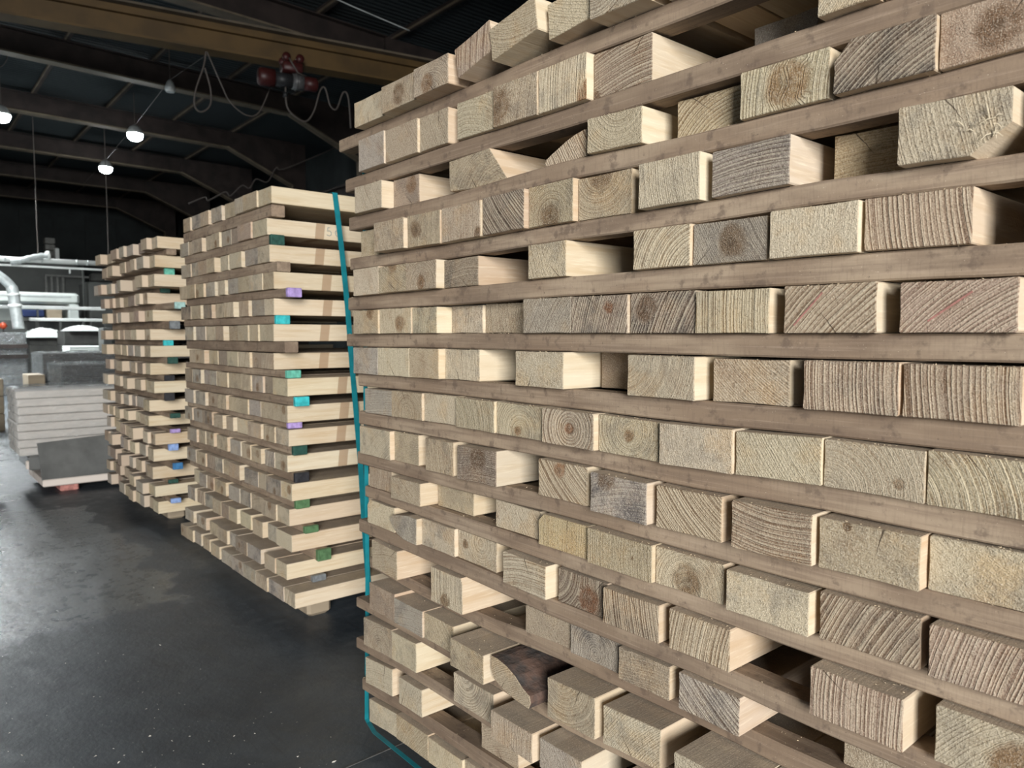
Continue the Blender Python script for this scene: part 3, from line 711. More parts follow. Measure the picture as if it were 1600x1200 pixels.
# ---- boards of the nearest stack: left and right edge column of the board end, tone, rings, options
K = lambda *a: dict(k=a)
ROWS = [
 # row 0, on the top stick
 [(553.5, 596, 'P', 's50', dict(p=.012)), (596, 644, 'T', 's8', dict(k=(.5, .45, .5), p=.022)), (646, 700, 'T', 'c.5,-.3', dict(k=(.4, .3, .45, 'b'), p=.03)),
  (712, 764, 'R', 'S5', dict(roll=12, p=.03)), (766, 838, 'T', 's-82', dict(roll=9, p=.035, ko=1)), (856, 920, 'P', 's-70', dict(roll=5, p=.02)), (921, 1008, 'P', 'C.1,1.3', dict(p=.03)), (1027, 1095, 'P', 'n', dict(p=.02)), (1100, 1190, 'T', 's20', {})],
 # row 1
 [(560, 601, 'G', 's-50', {}), (602, 652, 'T', 's-35', {}), (655, 700, 'T', 's-30', {}), (714, 769, 'P', 'c.2,-1.5', dict(p=.004)), (770, 839, 'T', 's12', dict(k=(.12, .5, .6), p=.01)),
  (841, 916, 'P', 'S3', dict(k=(1.0, .1, .35, 'r'))), (926, 1019, 'R', 'S80', dict(k=(.05, .05, .2))), (1178, 1278, 'G', 'n', dict(p=-.12)), (1278, 1372, 'P', 's40', {}), (1380, 1500, 'T', 's10', {})],
 # row 2
 [(554, 596, 'P', 's-35', {}), (614, 655, 'R', 'n', dict(k=(.7, .7, .4, 'b'))), (702, 764, 'T', 's60', dict(split=1, p=.012)), (851, 915, 'T', 'S-30', dict(lump=1, p=-.012)), (917, 1003, 'P', 'c.6,1.4', dict(p=.008)),
  (1058, 1155, 'Y', 'C.9,-1.2', dict(p=-.028)), (1156, 1296, 'P', 'S6', dict(k=(.55, .5, .62, 'b'), p=.004)), (1302, 1462, 'D', 'S55', dict(cuts={'tl': (.024, .022)}, p=.012)), (1467, 1630, 'R', 'n', dict(k=(.6, .5, .5), p=.004))],
 # row 3
 [(564, 600, 'T', 'n', dict(p=-.022)), (584, 630, 'T', 's-20', dict(p=.028)), (636, 687, 'T', 's4', dict(k=(.28, .55, .36), p=.018)), (690, 750, 'T', 's2', dict(k=(.95, .08, .25), p=.018)), (754, 818, 'D', 'S-42', dict(p=.018)),
  (825, 895, 'T', 'c.5,.2', dict(k=(.5, .2, .38))), (902, 987, 'T', 'c.42,1.2', dict(k=(.42, 1.0, .45))), (997, 1093, 'P', 's-10', dict(p=.016)), (1112, 1234, 'G', 'S86', dict(p=.01)), (1303, 1420, 'Y', 's88', dict(p=-.05)),
  (1402, 1582, 'P', 's-15', dict(cuts={'br': (.030, .040)}, p=.016, splint=1)), (1640, 1760, 'T', 's30', {})],
 # row 4
 [(552, 590, 'P', 's-30', {}), (591, 632, 'T', 's-60', dict(k=(.5, 1.0, .4, 'b'))), (634, 681, 'T', 'c.5,.1', dict(k=(.5, .25, .35, 'b'), p=.018)), (693, 747, 'D', 's85', {}), (825, 884, 'P', 's-20', {}), (989, 1078, 'P', 'C1.2,-.4', {}),
  (1081, 1198, 'G', 's-30', dict(k=(.55, .5, .5))), (1202, 1341, 'P', 'n', dict(p=.012)), (1350, 1520, 'R', 'S-8', dict(p=.006)), (1650, 1780, 'P', 's30', {})],
 # row 5
 [(552, 592, 'T', 's-50', dict(k=(.7, .9, .4, 'b'))), (593, 642, 'P', 's-8', dict(k=(.65, .4, .45, 'b'))), (644, 682, 'P', 's10', {}), (705, 754, 'P', 's6', {}), (757.5, 816, 'T', 's-10', {}), (817, 891, 'G', 's35', {}), (892, 980, 'D', 'S18', dict(k=(.68, .68, .2, 'r'))),
  (983, 1085, 'D', 'S26', dict(k=(.25, .6, .4))), (1086, 1202, 'P', 'S0', {}), (1224.5, 1370, 'R', 'S45', dict(red=(-38, .28), p=.012)), (1405, 1592, 'R', 'S52', dict(red=(-50, .45), p=.01)), (1612, 1760, 'T', 's0', {})],
 # row 6
 [(552, 589, 'G', 'n', {}), (590, 638, 'P', 's2', {}), (639, 685, 'T', 'n', dict(p=.016)), (695, 749, 'P', 's-4', {}), (805, 880, 'P', 'n', dict(p=.016)), (939.5, 995, 'R', 'n', dict(p=-.07)), (980, 1085, 'P', 'c-.1,1.1', dict(p=.016)),
  (1114, 1234, 'T', 's-50', dict(p=-.004)), (1254.5, 1404, 'R', 'S-3', dict(p=.014)), (1410, 1597, 'R', 'S-4', dict(p=.012, blue=1)), (1606, 1760, 'T', 's0', {})],
 # row 7
 [(570, 611, 'G', 's86', {}), (611.5, 659, 'T', 'c.5,.2', {}), (662, 711, 'P', 's-30', {}), (711.5, 772, 'P', 'C-.2,.1', dict(p=.016)), (775, 845, 'P', 'c.5,.15', dict(k=(.45, .2, .2, 'b'))), (846.5, 927, 'T', 'C.55,.5', dict(k=(.55, .52, .22, 'r'), p=.02)),
  (934, 1029, 'P', 'c.5,.7', dict(k=(.5, .55, .22, 'b'))), (1029.5, 1144, 'P', 'n', dict(p=.018)), (1149, 1285, 'P', 's-35', dict(p=.016)), (1287, 1446, 'P', 'c.05,-.05', dict(k=(.75, .3, .15))), (1448, 1640, 'P', 'C-.5,-.15', {})],
 # row 8
 [(562, 609, 'P', 's50', {}), (615.5, 654, 'T', 'n', {}), (664.5, 708, 'T', 's-10', dict(p=.012)), (714, 775, 'D', 's86', dict(k=(.55, .75, .45), p=.02)), (841, 917, 'T', 'S-45', dict(k=(.45, .8, .25, 'r'))), (922, 1010, 'G', 's80', dict(k=(.3, .9, .35), p=.024)),
  (1025, 1127, 'T', 'S-45', dict(p=.016)), (1142, 1268, 'R', 'S-86', dict(p=.024)), (1279, 1438, 'T', 'n', dict(k=(.3, .92, .1), p=.016)), (1448, 1660, 'P', 'n', {})],
 # row 9
 [(577, 612, 'R', 's8', dict(p=-.01)), (610.5, 656, 'T', 's-60', dict(p=.018)), (684.5, 740, 'T', 'n', dict(p=-.024)), (774.5, 846, 'P', 's-40', dict(p=-.012)), (841, 915, 'Y', 's2', dict(cuts={'tl': (.014, .014), 'tr': (.006, .006)}, p=.006)), (917, 1018, 'T', 's-2', dict(k=(.72, .5, .08))),
  (1023, 1131, 'P', 'c.5,.1', dict(k=(.48, .28, .55))), (1134, 1264, 'P', 'n', dict(p=.018)), (1280, 1438, 'R', 'S28', dict(p=.008)), (1450, 1690, 'R', 'S18', dict(p=.016))],
 # row 10
 [(574, 609, 'P', 'n', dict(p=-.004, cuts={'tl': (.016, .012)})), (608, 650, 'G', 'n', dict(rnd=1, p=.012)), (658.5, 710, 'P', 's-40', {}), (715, 776, 'P', 'c.6,.8', dict(k=(.2, .6, .2))), (785.5, 852, 'P', 'S84', dict(p=.012)), (872, 942, 'D', 'C-.2,1.0', dict(k=(.65, .35, .5, 'r'), p=-.006)),
  (941.5, 1029, 'R', 'S-10', dict(p=.008)), (1045, 1140, 'T', 'S12', dict(p=.008)), (1264.5, 1411, 'R', 'S2', dict(p=.022)), (1460, 1650, 'P', 's45', dict(k=(.75, .35, .6, 'b'), p=.008))],
 # row 11
 [(581, 620, 'T', 's80', dict(p=.006)), (673, 722, 'P', 'S-3', dict(cuts={'tr': (.012, .007)}, k=(.45, .2, .25), p=.008)), (821, 890, 'T', 'n', dict(p=-.022)), (891, 964, 'G', 'c.5,.3', dict(p=-.014)), (966, 1046, 'T', 's85', dict(p=-.002)), (1060, 1155, 'G', 'S-50', dict(p=.004)),
  (1318, 1420, 'T', 'n', dict(p=-.05)), (1435, 1600, 'P', 's20', {})],
 # row 12
 [(577, 615, 'R', 'n', dict(p=.016)), (615.5, 662, 'G', 's82', dict(p=.018)), (662.5, 708, 'T', 's-45', dict(p=.014)), (703, 755, 'T', 's-60', dict(p=.05)), (767, 829, 'T', 's60', dict(bark=1, p=.04)), (855, 929, 'T', 'c.3,1.2', dict(p=.03)), (942, 1032, 'P', 's40', dict(p=.028)),
  (1052, 1165, 'P', 's-70', dict(p=.055)), (1180, 1290, 'T', 's0', dict(p=.02))],
 # row 13
 [(568, 611, 'T', 'c.6,.1', dict(p=.012)), (612, 650, 'P', 's-60', dict(p=.014)), (708.5, 771, 'P', 'C.3,1.1', dict(p=.022)), (766.5, 831, 'T', 's4', dict(p=.055)), (843, 908, 'G', 's-40', dict(p=.05)), (980, 1080, 'T', 's30', dict(p=.02))],
 # row 14
 [(571, 613, 'P', 's80', dict(p=.008)), (623, 659, 'P', 's25', dict(p=.016)), (752, 810, 'T', 's70', dict(p=-.01)), (870, 960, 'P', 's30', dict(p=.01))],
 # row 15, the lowest
 [(577, 618, 'P', 'n', {}), (619, 668, 'T', 's40', {}), (669, 725, 'P', 's-30', {}), (726, 790, 'T', 's10', {}), (792, 870, 'P', 's20', {}), (872, 960, 'T', 's60', {})],
]
HB = 0.062
brng = random.Random(5)
def dpx_dy(px, z, yp):
    return 1.0 / max(1e-6, abs(0.01 / 1)) * 0 + (lambda q: q)(0)
def pxof(P):
    q = Vector(P) - CAM; return 800 + FPX * q.dot(RIGHT) / q.dot(FWD)
FEAT = {'S': 'with bold growth stripes', 's': 'with fine growth lines', 'c': 'with curved rings', 'C': 'with bold curved rings', 'n': 'with fuzzy sawn face'}
ROWN = ['top'] + ORD[1:15] + ['lowest']
BOARDS = []
SPAN_TOPS = []
for ri, row in enumerate(ROWS):
    above = STICKS[ri - 1] if ri > 0 else None
    below = STICKS[ri] if ri < 15 else None
    def zb(x): return below.top(x) + .0006 if below else STICKS[14].bot(x) - HB - .001
    def zt(x): return above.bot(x) - .0012 if above else zb(x) + HB
    items = []
    for L, Rr, tone, ring, op in row:
        p_ = op.get('p', 0.012 + brng.uniform(-.004, .004)); yf = -p_
        zm = 0.5 * (zb(0.5) + zt(0.5))
        xa = px_x(L, zm, yf); zm = 0.5 * (zb(xa) + zt(xa)); xa = px_x(L, zm, yf)
        xb = px_x(Rr, zm, yf); zm = .5 * (zb(xb) + zt(xb)); xb = px_x(Rr, zm, yf)
        items.append([xa, xb, yf, tone, ring, op, L, Rr])
    while items[-1][1] < XEND - .09:                  # the row runs on to the near end of the stack
        xa = items[-1][1] + .004; xb = min(XEND - .01, xa + brng.uniform(.13, .19))
        if XEND - xb < .09: xb = XEND - .012
        items.append([xa, xb, -.012 + brng.uniform(-.006, .006), brng.choice('PTTGR'), brng.choice(['n', 's20', 'S-10', 's80']), {}, 9000 + 50 * len(items), 9020 + 50 * len(items)])
    for i in range(len(items) - 1):
        a_, b_ = items[i], items[i + 1]
        gap = b_[6] - a_[7]
        if gap < 3 and gap > -3:                      # touching ends
            a_[1] = min(max(a_[1], b_[0] - .0015), b_[0] - .0015) if abs(a_[1] - b_[0]) < .03 else a_[1]
        elif 3 <= gap < 26 and 'p' not in b_[5]:      # a sliver of this board's side shows: the next one sits deeper
            per = (pxof((a_[1], a_[2] + .01, 1.0)) - pxof((a_[1], a_[2], 1.0))) / .01
            b_[2] = a_[2] + gap / per
            b_[0] = a_[1] + .0018
            zm = .5 * (zb(b_[1]) + zt(b_[1])); b_[1] = px_x(b_[7], zm, b_[2])
        if b_[0] < a_[1] + .001:                      # boards never run into each other
            if a_[2] <= b_[2]: b_[0] = a_[1] + .0012
            else: a_[1] = b_[0] - .0012
    for ci, (xa, xb, yf, tone, ring, op, L, Rr) in enumerate(items):
        if xb - xa < 0.015: xb = xa + 0.015
        h = min(zt(xa) - zb(xa), zt(xb) - zb(xb), zt((xa + xb) / 2) - zb((xa + xb) / 2))
        h -= brng.choice([0, 0, .0008, .002])
        up = max(0.0, zb((xa + xb) / 2) - 0.5 * (zb(xa) + zb(xb)))
        z0, z1 = zb(xa) + up, zb(xb) + up
        quad = [(xa, z0), (xb, z1), (xb, z1 + h), (xa, z0 + h)]
        roll = op.get('roll', 0); poly = None; front = None; bev = 0.0012
        if roll:
            lift = math.sin(R(roll)) * (xb - xa) * 0.5 + 0.0
            quad = [(x_, z_ + lift) for x_, z_ in quad]
        if op.get('rnd'):
            poly = [(0, .62), (.12, .36), (.3, .14), (.55, .02), (.8, 0), (1, .0), (1, .5), (1, .98), (.7, 1), (.35, .9), (.12, .82)]
        if op.get('lump'):
            poly = [(0, 0), (.35, .0), (.7, .01), (1, .02), (1, .5), (.98, .82), (.8, .86), (.62, .78), (.45, .66), (.3, .5), (.14, .34), (.02, .2)]
        if op.get('bark'):
            poly = [(0, .55), (.06, .3), (.3, .14), (.6, .03), (.95, 0), (1, .2), (.97, .38), (.8, .5), (.62, .72), (.4, .88), (.15, .96), (0, .95)]
        if op.get('split'):
            w2 = (xb - xa); front = lambda q, w2=w2, h=h: max(0.0, (q.x / w2 + .5) - (q.y / h + .5) + .02) * 0.055
            poly = [(0, 0), (.33, 0), (.67, 0), (1, 0), (1, .33), (1, .67), (1, 1), (.67, 1), (.33, 1), (0, 1), (0, .67), (0, .33)]
        ln = 1.12 + brng.uniform(-.06, .04)
        o = make_board(quad, yf, ln, tone, ring, brng, op.get('k'), op.get('cuts'), roll, poly, 0.0, front, bev)
        if op.get('split'):
            # a broken face: fan the front so that it breaks along the diagonal
            me = o.data; n = 12; vs = [v.co.copy() for v in me.vertices]; fs = [tuple(p_.vertices) for p_ in me.polygons]
            mi = [p_.material_index for p_ in me.polygons]
            fs = fs[1:]; mi = mi[1:]
            fs += [(0, 6, 7, 8, 9, 10, 11), (0, 1, 2, 3, 4, 5, 6)]; mi += [0, 0]
            o.data = mesh('sawn_board', vs, fs, ['end_grain', 'board_side'], mi)
        if op.get('bark'):
            o.data.materials[1] = M['bark']
        tn = TONES[tone][1]
        kn = op.get('k')
        feat = FEAT[ring[0]]
        if kn: feat = {'d': 'with dark knot', 'r': 'with rusty red knot', 'b': 'with brown knot'}[kn[3] if len(kn) > 3 else 'd']
        if op.get('split'): feat = 'with broken corner'
        if op.get('lump'): feat = 'wedge offcut'
        if op.get('bark'): feat = 'with bark edge'
        if op.get('rnd'): feat = 'with rounded underside'
        if roll: feat = 'tipped on edge'
        tag(o, f'{tn} board end {feat}, {ORD[ci]} from left in {ROWN[ri]} row, nearest stack', 'board', 'board ends in the nearest stack')
        BOARDS.append((o, xa, xb, yf, z0 + h, ri, op))
        rd = op.get('red')
        if rd:   # red crayon stroke across the end
            ang, fx = rd; ca, sa = math.sin(R(-ang)), math.cos(R(-ang))
            W_ = xb - xa; cx = xa + W_ * fx; cz = .5 * (z0 + z0 + h); ln2 = h * .62
            pts = [(cx + ca * q * ln2, yf - .0004, cz + sa * q * ln2 * .85) for q in (-.8, -.4, 0, .4, .8)]
            simple('red_crayon', (0.42, 0.20, 0.165), 0.9, 0.4, 200) if 'red_crayon' not in M else None
            MB().band(pts, (0.0022 * sa, 0, -.0022 * ca), .0006).build('crayon_mark', 'red_crayon', o)
        if op.get('splint'):
            mb = MB(); c0 = Vector((xb - .022, yf - .001, z0 + .022))
            r2 = random.Random(3)
            for q in range(13):
                s0 = c0 + Vector((r2.uniform(-.025, .02), -.001, r2.uniform(-.012, .014)))
                d0 = Vector((r2.uniform(-1, .4), r2.uniform(-.5, -.05), r2.uniform(-.7, .5))).normalized() * r2.uniform(.006, .017)
                mb.tube([s0, s0 + d0 * .5 + Vector((0, 0, .002)), s0 + d0], [.0004, .0005, .0002], 4)
            simple('splinter_wood', (0.74, 0.64, 0.46), 0.8, 0.2, 50); mb.build('splinters', 'splinter_wood', o)
            o.children[-1]['kind'] = 'stuff'

# bunks under the nearest stack
zb15 = STICKS[14].bot(0.2) - HB - .006
for yb, tx in ((0.12, 'front'), (0.85, 'back')):
    pass
bk = MB().bbox((0.03, 0.16, 0.0), (1.68, 0.27, 0.088), .004).build('bunk_beam', 'stick_wood')
tag(bk, 'timber bearer under the lowest row of the nearest stack', 'beam')

# teal strap round the left end of the nearest stack
pts = [at(a_, b_, 'y', 0.03) for a_, b_ in [(577, 170), (569, 240), (570, 330), (571, 430), (571, 520), (571, 600), (572, 700), (573, 800), (574, 900), (574, 1000), (573, 1060), (573, 1123)]]
low = pts[-1]
pts += [Vector((low.x + .01, .03, low.z - .006)), Vector((low.x + .06, .02, low.z - .010)), Vector((low.x + .5, .02, low.z - .012)), Vector((low.x + 1.4, .02, low.z - .012))]
st = MB().band(pts, (0, .012, 0), .0012).build('packing_strap', 'strap'); tag(st, 'teal plastic strap round the near stack, folding under its lowest row', 'strap')

# ------------------------------------------------------------------ middle stack
Y2 = 0.18
z6 = lambda x, y: (270 + x / 3.334, 270 + y / 3.334)
z7 = lambda x, y: (270 + x / 3.334, 620 + y / 3.334)
R2 = [(424, 289, 317), (417, 338.5, 367), (421, 381, 409.5), (427.5, 423.5, 451.5), (428, 465, 492.5), (427.5, 505.5, 534), (427.5, 550.5, 578), (449, 591, 620.3), (449, 633.5, 662), (451, 671, 698), (449, 711.5, 738.5),
      (456, 756, 784), (452, 796, 823), (456, 836, 864), (448, 881, 909.5), (461, 925, 952)]
P2 = [.006, .004, .006, .01, .008, .008, .008, .01, .008, .01, .01, .014, .01, .014, .03, .04]
T2 = [(424, 'brown', 0), (423.5, 'darkgreen', 0), (433, None, 0), (450, 'lilac', 0), (432, 'cyan', 0), (445, None, 0), (449, 'mint', 0), (462, 'cyan', 0), (451, 'lilac', 0), (459, 'darkgreen', .004), (462, 'black', .004), (463, 'green', .01),
      (477, 'green', .03), (497, 'green', .07), (489, 'grey', .06)]
z2 = []
for (px, a_, b_), p_ in zip(R2, P2):
    z2.append((at(px, a_, 'y', Y2 - p_).z, at(px, b_, 'y', Y2 - p_).z, at(px, .5 * (a_ + b_), 'y', Y2 - p_).x))
# regularise: boards about 62 mm, sticks between
rng2 = random.Random(21)
rows2 = []
for i, (t_, b_, x_) in enumerate(z2):
    mid = .5 * (t_ + b_); h = 0.5 * (t_ - b_) + 0.5 * 0.064
    rows2.append([mid + h / 2, mid - h / 2, x_])
for i in range(15):
    g_ = rows2[i][1] - rows2[i + 1][0]
    if g_ < .022:
        d_ = (.022 - g_) / 2; rows2[i][1] += d_; rows2[i + 1][0] -= d_
TSEQ = 'PTPGTPTRPTGPTPPD'
def far_stack(rows, P_, Ypl, xl, rng, nb, name_phrase, label_name, individual, wob, lens):
    """boards of a farther stack, row by row from the near corner; returns meshes for the ones kept together"""
    lump_v, lump_f, lump_m = [], [], []
    for ri, (zt_, zb_, xc) in enumerate(rows):
        x = xc; n = 0
        while x > xl + rng.uniform(-.02, .04):
            wdt = rng.uniform(.075, .135) * nb
            x0 = x - wdt
            p_ = P_[ri] + (rng.uniform(-wob, wob) if n else 0)
            h = zt_ - zb_ - .0012 - rng.choice([0, 0, .001, .002])
            tone = rng.choice('PTTTGGRTGD'); ring = rng.choice(['n', 's10', 's-40', 'S20', 's80', 'n', 'c.4,.3'])
            kn = (rng.uniform(.2, .8), rng.uniform(.2, .8), rng.uniform(.25, .45), 'b') if rng.random() < .15 else None
            if n == 0: tone = rng.choice('PPTP')
            keep = individual(ri, n)
            q = [(x0, zb_ + .0006), (x, zb_ + .0006), (x, zb_ + h), (x0, zb_ + h)]
            o = make_board(q, Ypl - p_, lens, tone, ring, rng, kn, band=(rng.uniform(.20, .23) if (n == 0 and name_phrase == 'middle' and 0 < ri < 11) else 0.0))
            if keep:
                nm = 'corner board facing the aisle' if n == 0 else f'board end, {ORD[n]} from the corner'
                tag(o, f'{TONES[tone][1]} {nm} in {ROWN[ri]} row, {name_phrase} stack', 'board', f'board ends in the {name_phrase} stack')
            else:
                lump_v.append(o)
            x = x0 - rng.choice([.001, .001, .002, .003, .02, .03, .045] if n else [.001, .001, .002])
            n += 1
    return lump_v
far_stack(rows2, P2, Y2, -2.0, rng2, 1.08, 'middle', 'middle', lambda r, n: True, .008, 1.15)
for i in range(15):
    px, colr, rec = T2[i]; zt_, zb_ = rows2[i][1] - .0006, rows2[i + 1][0] + .0003
    yy = Y2 + .002 + rec
    zz = .5 * (zt_ + zb_)
    x1 = px_x(px, zz, yy); x0 = -2.02 - rng2.uniform(0, .05)
    e = colr if colr in PAINT else None
    wd = {'brown': 'bare wooden end'}.get(colr, 'bare end' if not e else None)
    desc = f"with {({'darkgreen': 'dark green', 'lightblue': 'light blue'}.get(e, e))} painted end" if e else 'with bare end'
    make_stick(lambda x, z=zt_: z, lambda x, z=zb_: z, x0, x1, yy, .052, rng2, f'brown stick {desc} under the {ROWN[i]} row, middle stack', 'sticks between the rows of the middle stack', e, 10)
zl = rows2[15][1]
for pxb, nm in ((480, 0),):
    a_ = px_x(481, zl - .04, Y2 + .10)
    bb = MB().bbox((-1.95, Y2 + .10, 0.0), (a_, Y2 + .20, zl - .0005), .012).build('bunk_beam', 'beige_wood')
    tag(bb, 'rough square timber bearer on the floor under the middle stack', 'beam')
# strap down the aisle side of the middle stack
XS = max(r_[2] for r_ in rows2) + .004
pix = [(523, 296), (528, 340), (535, 400), (543, 480), (549, 560), (556, 640), (563, 720), (569, 820), (574, 890), (577, 925)]
pts = [at(a_, b_, 'x', .004 + (rows2[0][2] + (rows2[7][2] - rows2[0][2]) * (b_ - 296) / 309.0 if b_ < 605 else rows2[7][2] + (XS - .004 - rows2[7][2]) * min(1, (b_ - 605) / 150.0))) for i, (a_, b_) in enumerate(pix)]
top = rows2[0][0]
pts[0].z = top + .003
pts = [Vector((-1.98, pts[0].y, top + .003)), Vector((pts[0].x - .01, pts[0].y, top + .003))] + pts + [Vector((pts[-1].x - .05, pts[-1].y, pts[-1].z - .01)), Vector((-1.9, pts[-1].y, pts[-1].z - .012))]
s2 = MB().band(pts, (0, .022, 0), .0012).build('packing_strap', 'strap'); tag(s2, 'bright teal plastic strap down the aisle side of the middle stack', 'strap')
# pencilled number on the second board down
yq = at(512, 352, 'x', rows2[1][2]).y; xq = rows2[1][2] + .0015; zq = .5 * (rows2[1][0] + rows2[1][1])
five = [(-.5, .9), (-.9, .9), (-1, .1), (-.6, .25), (-.25, -.1), (-.3, -.7), (-.7, -.9), (-1.1, -.7)]
zero = [(.9, .5), (.6, .3), (.55, -.4), (.8, -.8), (1.15, -.5), (1.2, .2), (.9, .5)]
mb = MB()
for seq in (five, zero):
    mb.tube([(xq, yq + .02 + q[0] * .022, zq + q[1] * .018) for q in seq], .0009, 4)
wr2 = mb.build('pencil_marking', 'ink')
bd = [o for o in bpy.data.objects if o.get('label', '').startswith(tuple(v[1] for v in TONES.values())) and 'corner board facing the aisle in second row, middle' in o.get('label', '')]
if bd:
    wr2.parent = bd[0]; wr2.location = Vector(wr2.location) - Vector(bd[0].location)

# ------------------------------------------------------------------ far stack
Y3 = 0.20
rng3 = random.Random(33)
q8 = lambda x, y: (x * .3832, 360 + y * .3833)
R3 = [(640, 20, 72), (630, 97, 150), (628, 175, 228), (600, 252, 300), (622, 322, 370), (612, 402, 447), (612, 470, 517), (612, 540, 590), (628, 615, 665), (608, 690, 740), (606, 755, 802), (632, 822, 878), (625, 890, 945), (622, 962, 1018), (632, 1040, 1087), (645, 1105, 1157)]
rows3 = []
P3 = [rng3.uniform(-.01, .02) for _ in R3]
for (x_, a_, b_), p_ in zip(R3, P3):
    pa = at(x_ * .3832, 360 + a_ * .3833, 'y', Y3 - p_); pb = at(x_ * .3832, 360 + b_ * .3833, 'y', Y3 - p_)
    mid = .5 * (pa.z + pb.z); h = .5 * (pa.z - pb.z) + .5 * .064
    rows3.append([mid + h / 2, mid - h / 2, pa.x])
for i in range(15):
    g_ = rows3[i][1] - rows3[i + 1][0]
    if g_ < .02:
        d_ = (.02 - g_) / 2; rows3[i][1] += d_; rows3[i + 1][0] -= d_
rest = far_stack(rows3, P3, Y3, -3.82, rng3, 1.15, 'farthest', 'farthest', lambda r, n: n == 0, .035, 1.1)
# the small board ends of the farthest stack, too many to keep apart, stay one mass
vs, fs, mi = [], [], []
cols = []
for o in rest:
    me = o.data; n = len(vs); L_ = Vector(o.location)
    vs += [v.co + L_ for v in me.vertices]
    for p_ in me.polygons: fs.append(tuple(q + n for q in p_.vertices)); mi.append(p_.material_index); cols.append(tuple(o['tone']))
    bpy.data.objects.remove(o)
m, t, p = nt('far_board'); g = N(t)
ca = g.node('ShaderNodeAttribute', attribute_name='board_tone'); cc = g.coord()
n1 = g.noise(cc, 30, 4); t.links.new(g.mix(g.ramp(n1, .4, .7, 0, .45), ca.outputs['Color'], g.mix(1.0, ca.outputs['Color'], (.6, .5, .42, 1), 'MULTIPLY')), p.inputs['Base Color'])
p.inputs['Roughness'].default_value = .9
m2, t, p = nt('far_board_side'); g = N(t)
ca = g.node('ShaderNodeAttribute', attribute_name='board_tone')
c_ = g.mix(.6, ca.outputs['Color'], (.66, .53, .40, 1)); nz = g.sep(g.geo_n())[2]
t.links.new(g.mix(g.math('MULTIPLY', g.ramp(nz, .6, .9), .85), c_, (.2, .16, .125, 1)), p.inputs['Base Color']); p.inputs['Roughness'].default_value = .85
org = Vector((-3.3, Y3, 0.1))
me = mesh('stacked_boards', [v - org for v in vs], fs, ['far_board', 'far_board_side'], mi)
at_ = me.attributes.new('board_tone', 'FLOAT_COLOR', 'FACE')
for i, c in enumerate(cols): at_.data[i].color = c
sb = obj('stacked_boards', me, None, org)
tag(sb, 'uneven small board ends filling the farthest stack', 'boards', None, 'stuff')
E3 = [(260, None), (257.5, 'mint'), (251, 'darkgreen'), (274, 'aqua'), (266, 'grey'), (256, 'cyan'), (263, 'darkgreen'), (258, 'black'), (258, 'black'), (267, 'darkgreen'), (267, 'lilac'), (264, 'lightblue'), (271, 'blue'), (264, 'darkgreen'), (268, 'lightblue')]
for i in range(15):
    px, e = E3[i]; zt_, zb_ = rows3[i][1] - .0006, rows3[i + 1][0] + .0003
    yy = Y3 + .045 + rng3.uniform(-.01, .02)
    x1 = px_x(px, .5 * (zt_ + zb_), yy)
    nm = ({'darkgreen': 'dark green', 'lightblue': 'light blue'}.get(e, e))
    make_stick(lambda x, z=zt_: z, lambda x, z=zb_: z, -3.84, x1, yy, .05, rng3, f"brown stick with {nm + ' painted' if e else 'bare'} end under the {ROWN[i]} row, farthest stack", 'sticks between the rows of the farthest stack', e, 8)
b3 = MB().bbox((-3.75, Y3 + .12, 0), (-2.95, Y3 + .22, rows3[15][1] - .0005), .01).build('bunk_beam', 'beige_wood'); tag(b3, 'timber bearer in the shadow under the farthest stack', 'beam')

# ------------------------------------------------------------------ wrapped pack on the floor beyond the stacks
XP = -4.4
def wrapped_pack(x_front, y0, y1, depth, z0, z1, n, label, mat, film, group, loose=True, nm='wrapped_pack'):
    e_ = empty(nm, (x_front, y0, z0), label, 'lumber pack', group)
    hh = (z1 - z0) / n
    r_ = random.Random(int(abs(y0 * 1000)) + n)
    for i in range(n):
        j1 = r_.uniform(-.008, .008)
        MB().bbox((x_front - depth + j1, y0 + r_.uniform(-.006, .006), z0 + i * hh + .002), (x_front + j1, y1 + j1, z0 + (i + 1) * hh - .003), .006).build('board', mat, e_)
    # film skin with folds
    o_ = .012; vs = []; fs = []; nx = 24; nz = 10
    def skin(P0, U, V, nu, nv, nrm):
        b0 = len(vs)
        for a_ in range(nu + 1):
            for c_ in range(nv + 1):
                edge = min(a_, nu - a_, c_, nv - c_) == 0
                vs.append(P0 + U * (a_ / nu) + V * (c_ / nv) + nrm * (0 if edge else r_.uniform(-.004, .013)))
        for a_ in range(nu):
            for c_ in range(nv):
                q = b0 + a_ * (nv + 1) + c_; fs.append((q, q + nv + 1, q + nv + 2, q + 1))
    A = Vector((x_front + o_, y0 - o_, z0)); dz = Vector((0, 0, z1 - z0 + o_)); dy = Vector((0, y1 - y0 + 2 * o_, 0)); dx = Vector((-depth - 2 * o_, 0, 0))
    skin(A, dy, dz, 40, 20, Vector((1, 0, 0))); skin(A + dx, -dx, dz, 16, 20, Vector((0, -1, 0))); skin(A + dz, dy, dx, 40, 14, Vector((0, 0, 1)))
    skin(A + dy, dx, dz, 10, 10, Vector((0, 1, 0)))
    f_ = obj('plastic_film', mesh('plastic_film', [v - Vector((x_front, y0, z0)) for v in vs], fs, [film], smooth=True), e_)
    return e_
tl = at(25, 611, 'x', XP); bl_ = at(62, 757, 'x', XP); lb = at(30, 714, 'x', XP)
wp = wrapped_pack(XP, tl.y, 1.35, .55, lb.z, tl.z, 8, 'pale boards wrapped in shiny clear film, dark floor reflection modelled below', 'pack_wood', 'clear_film', None)
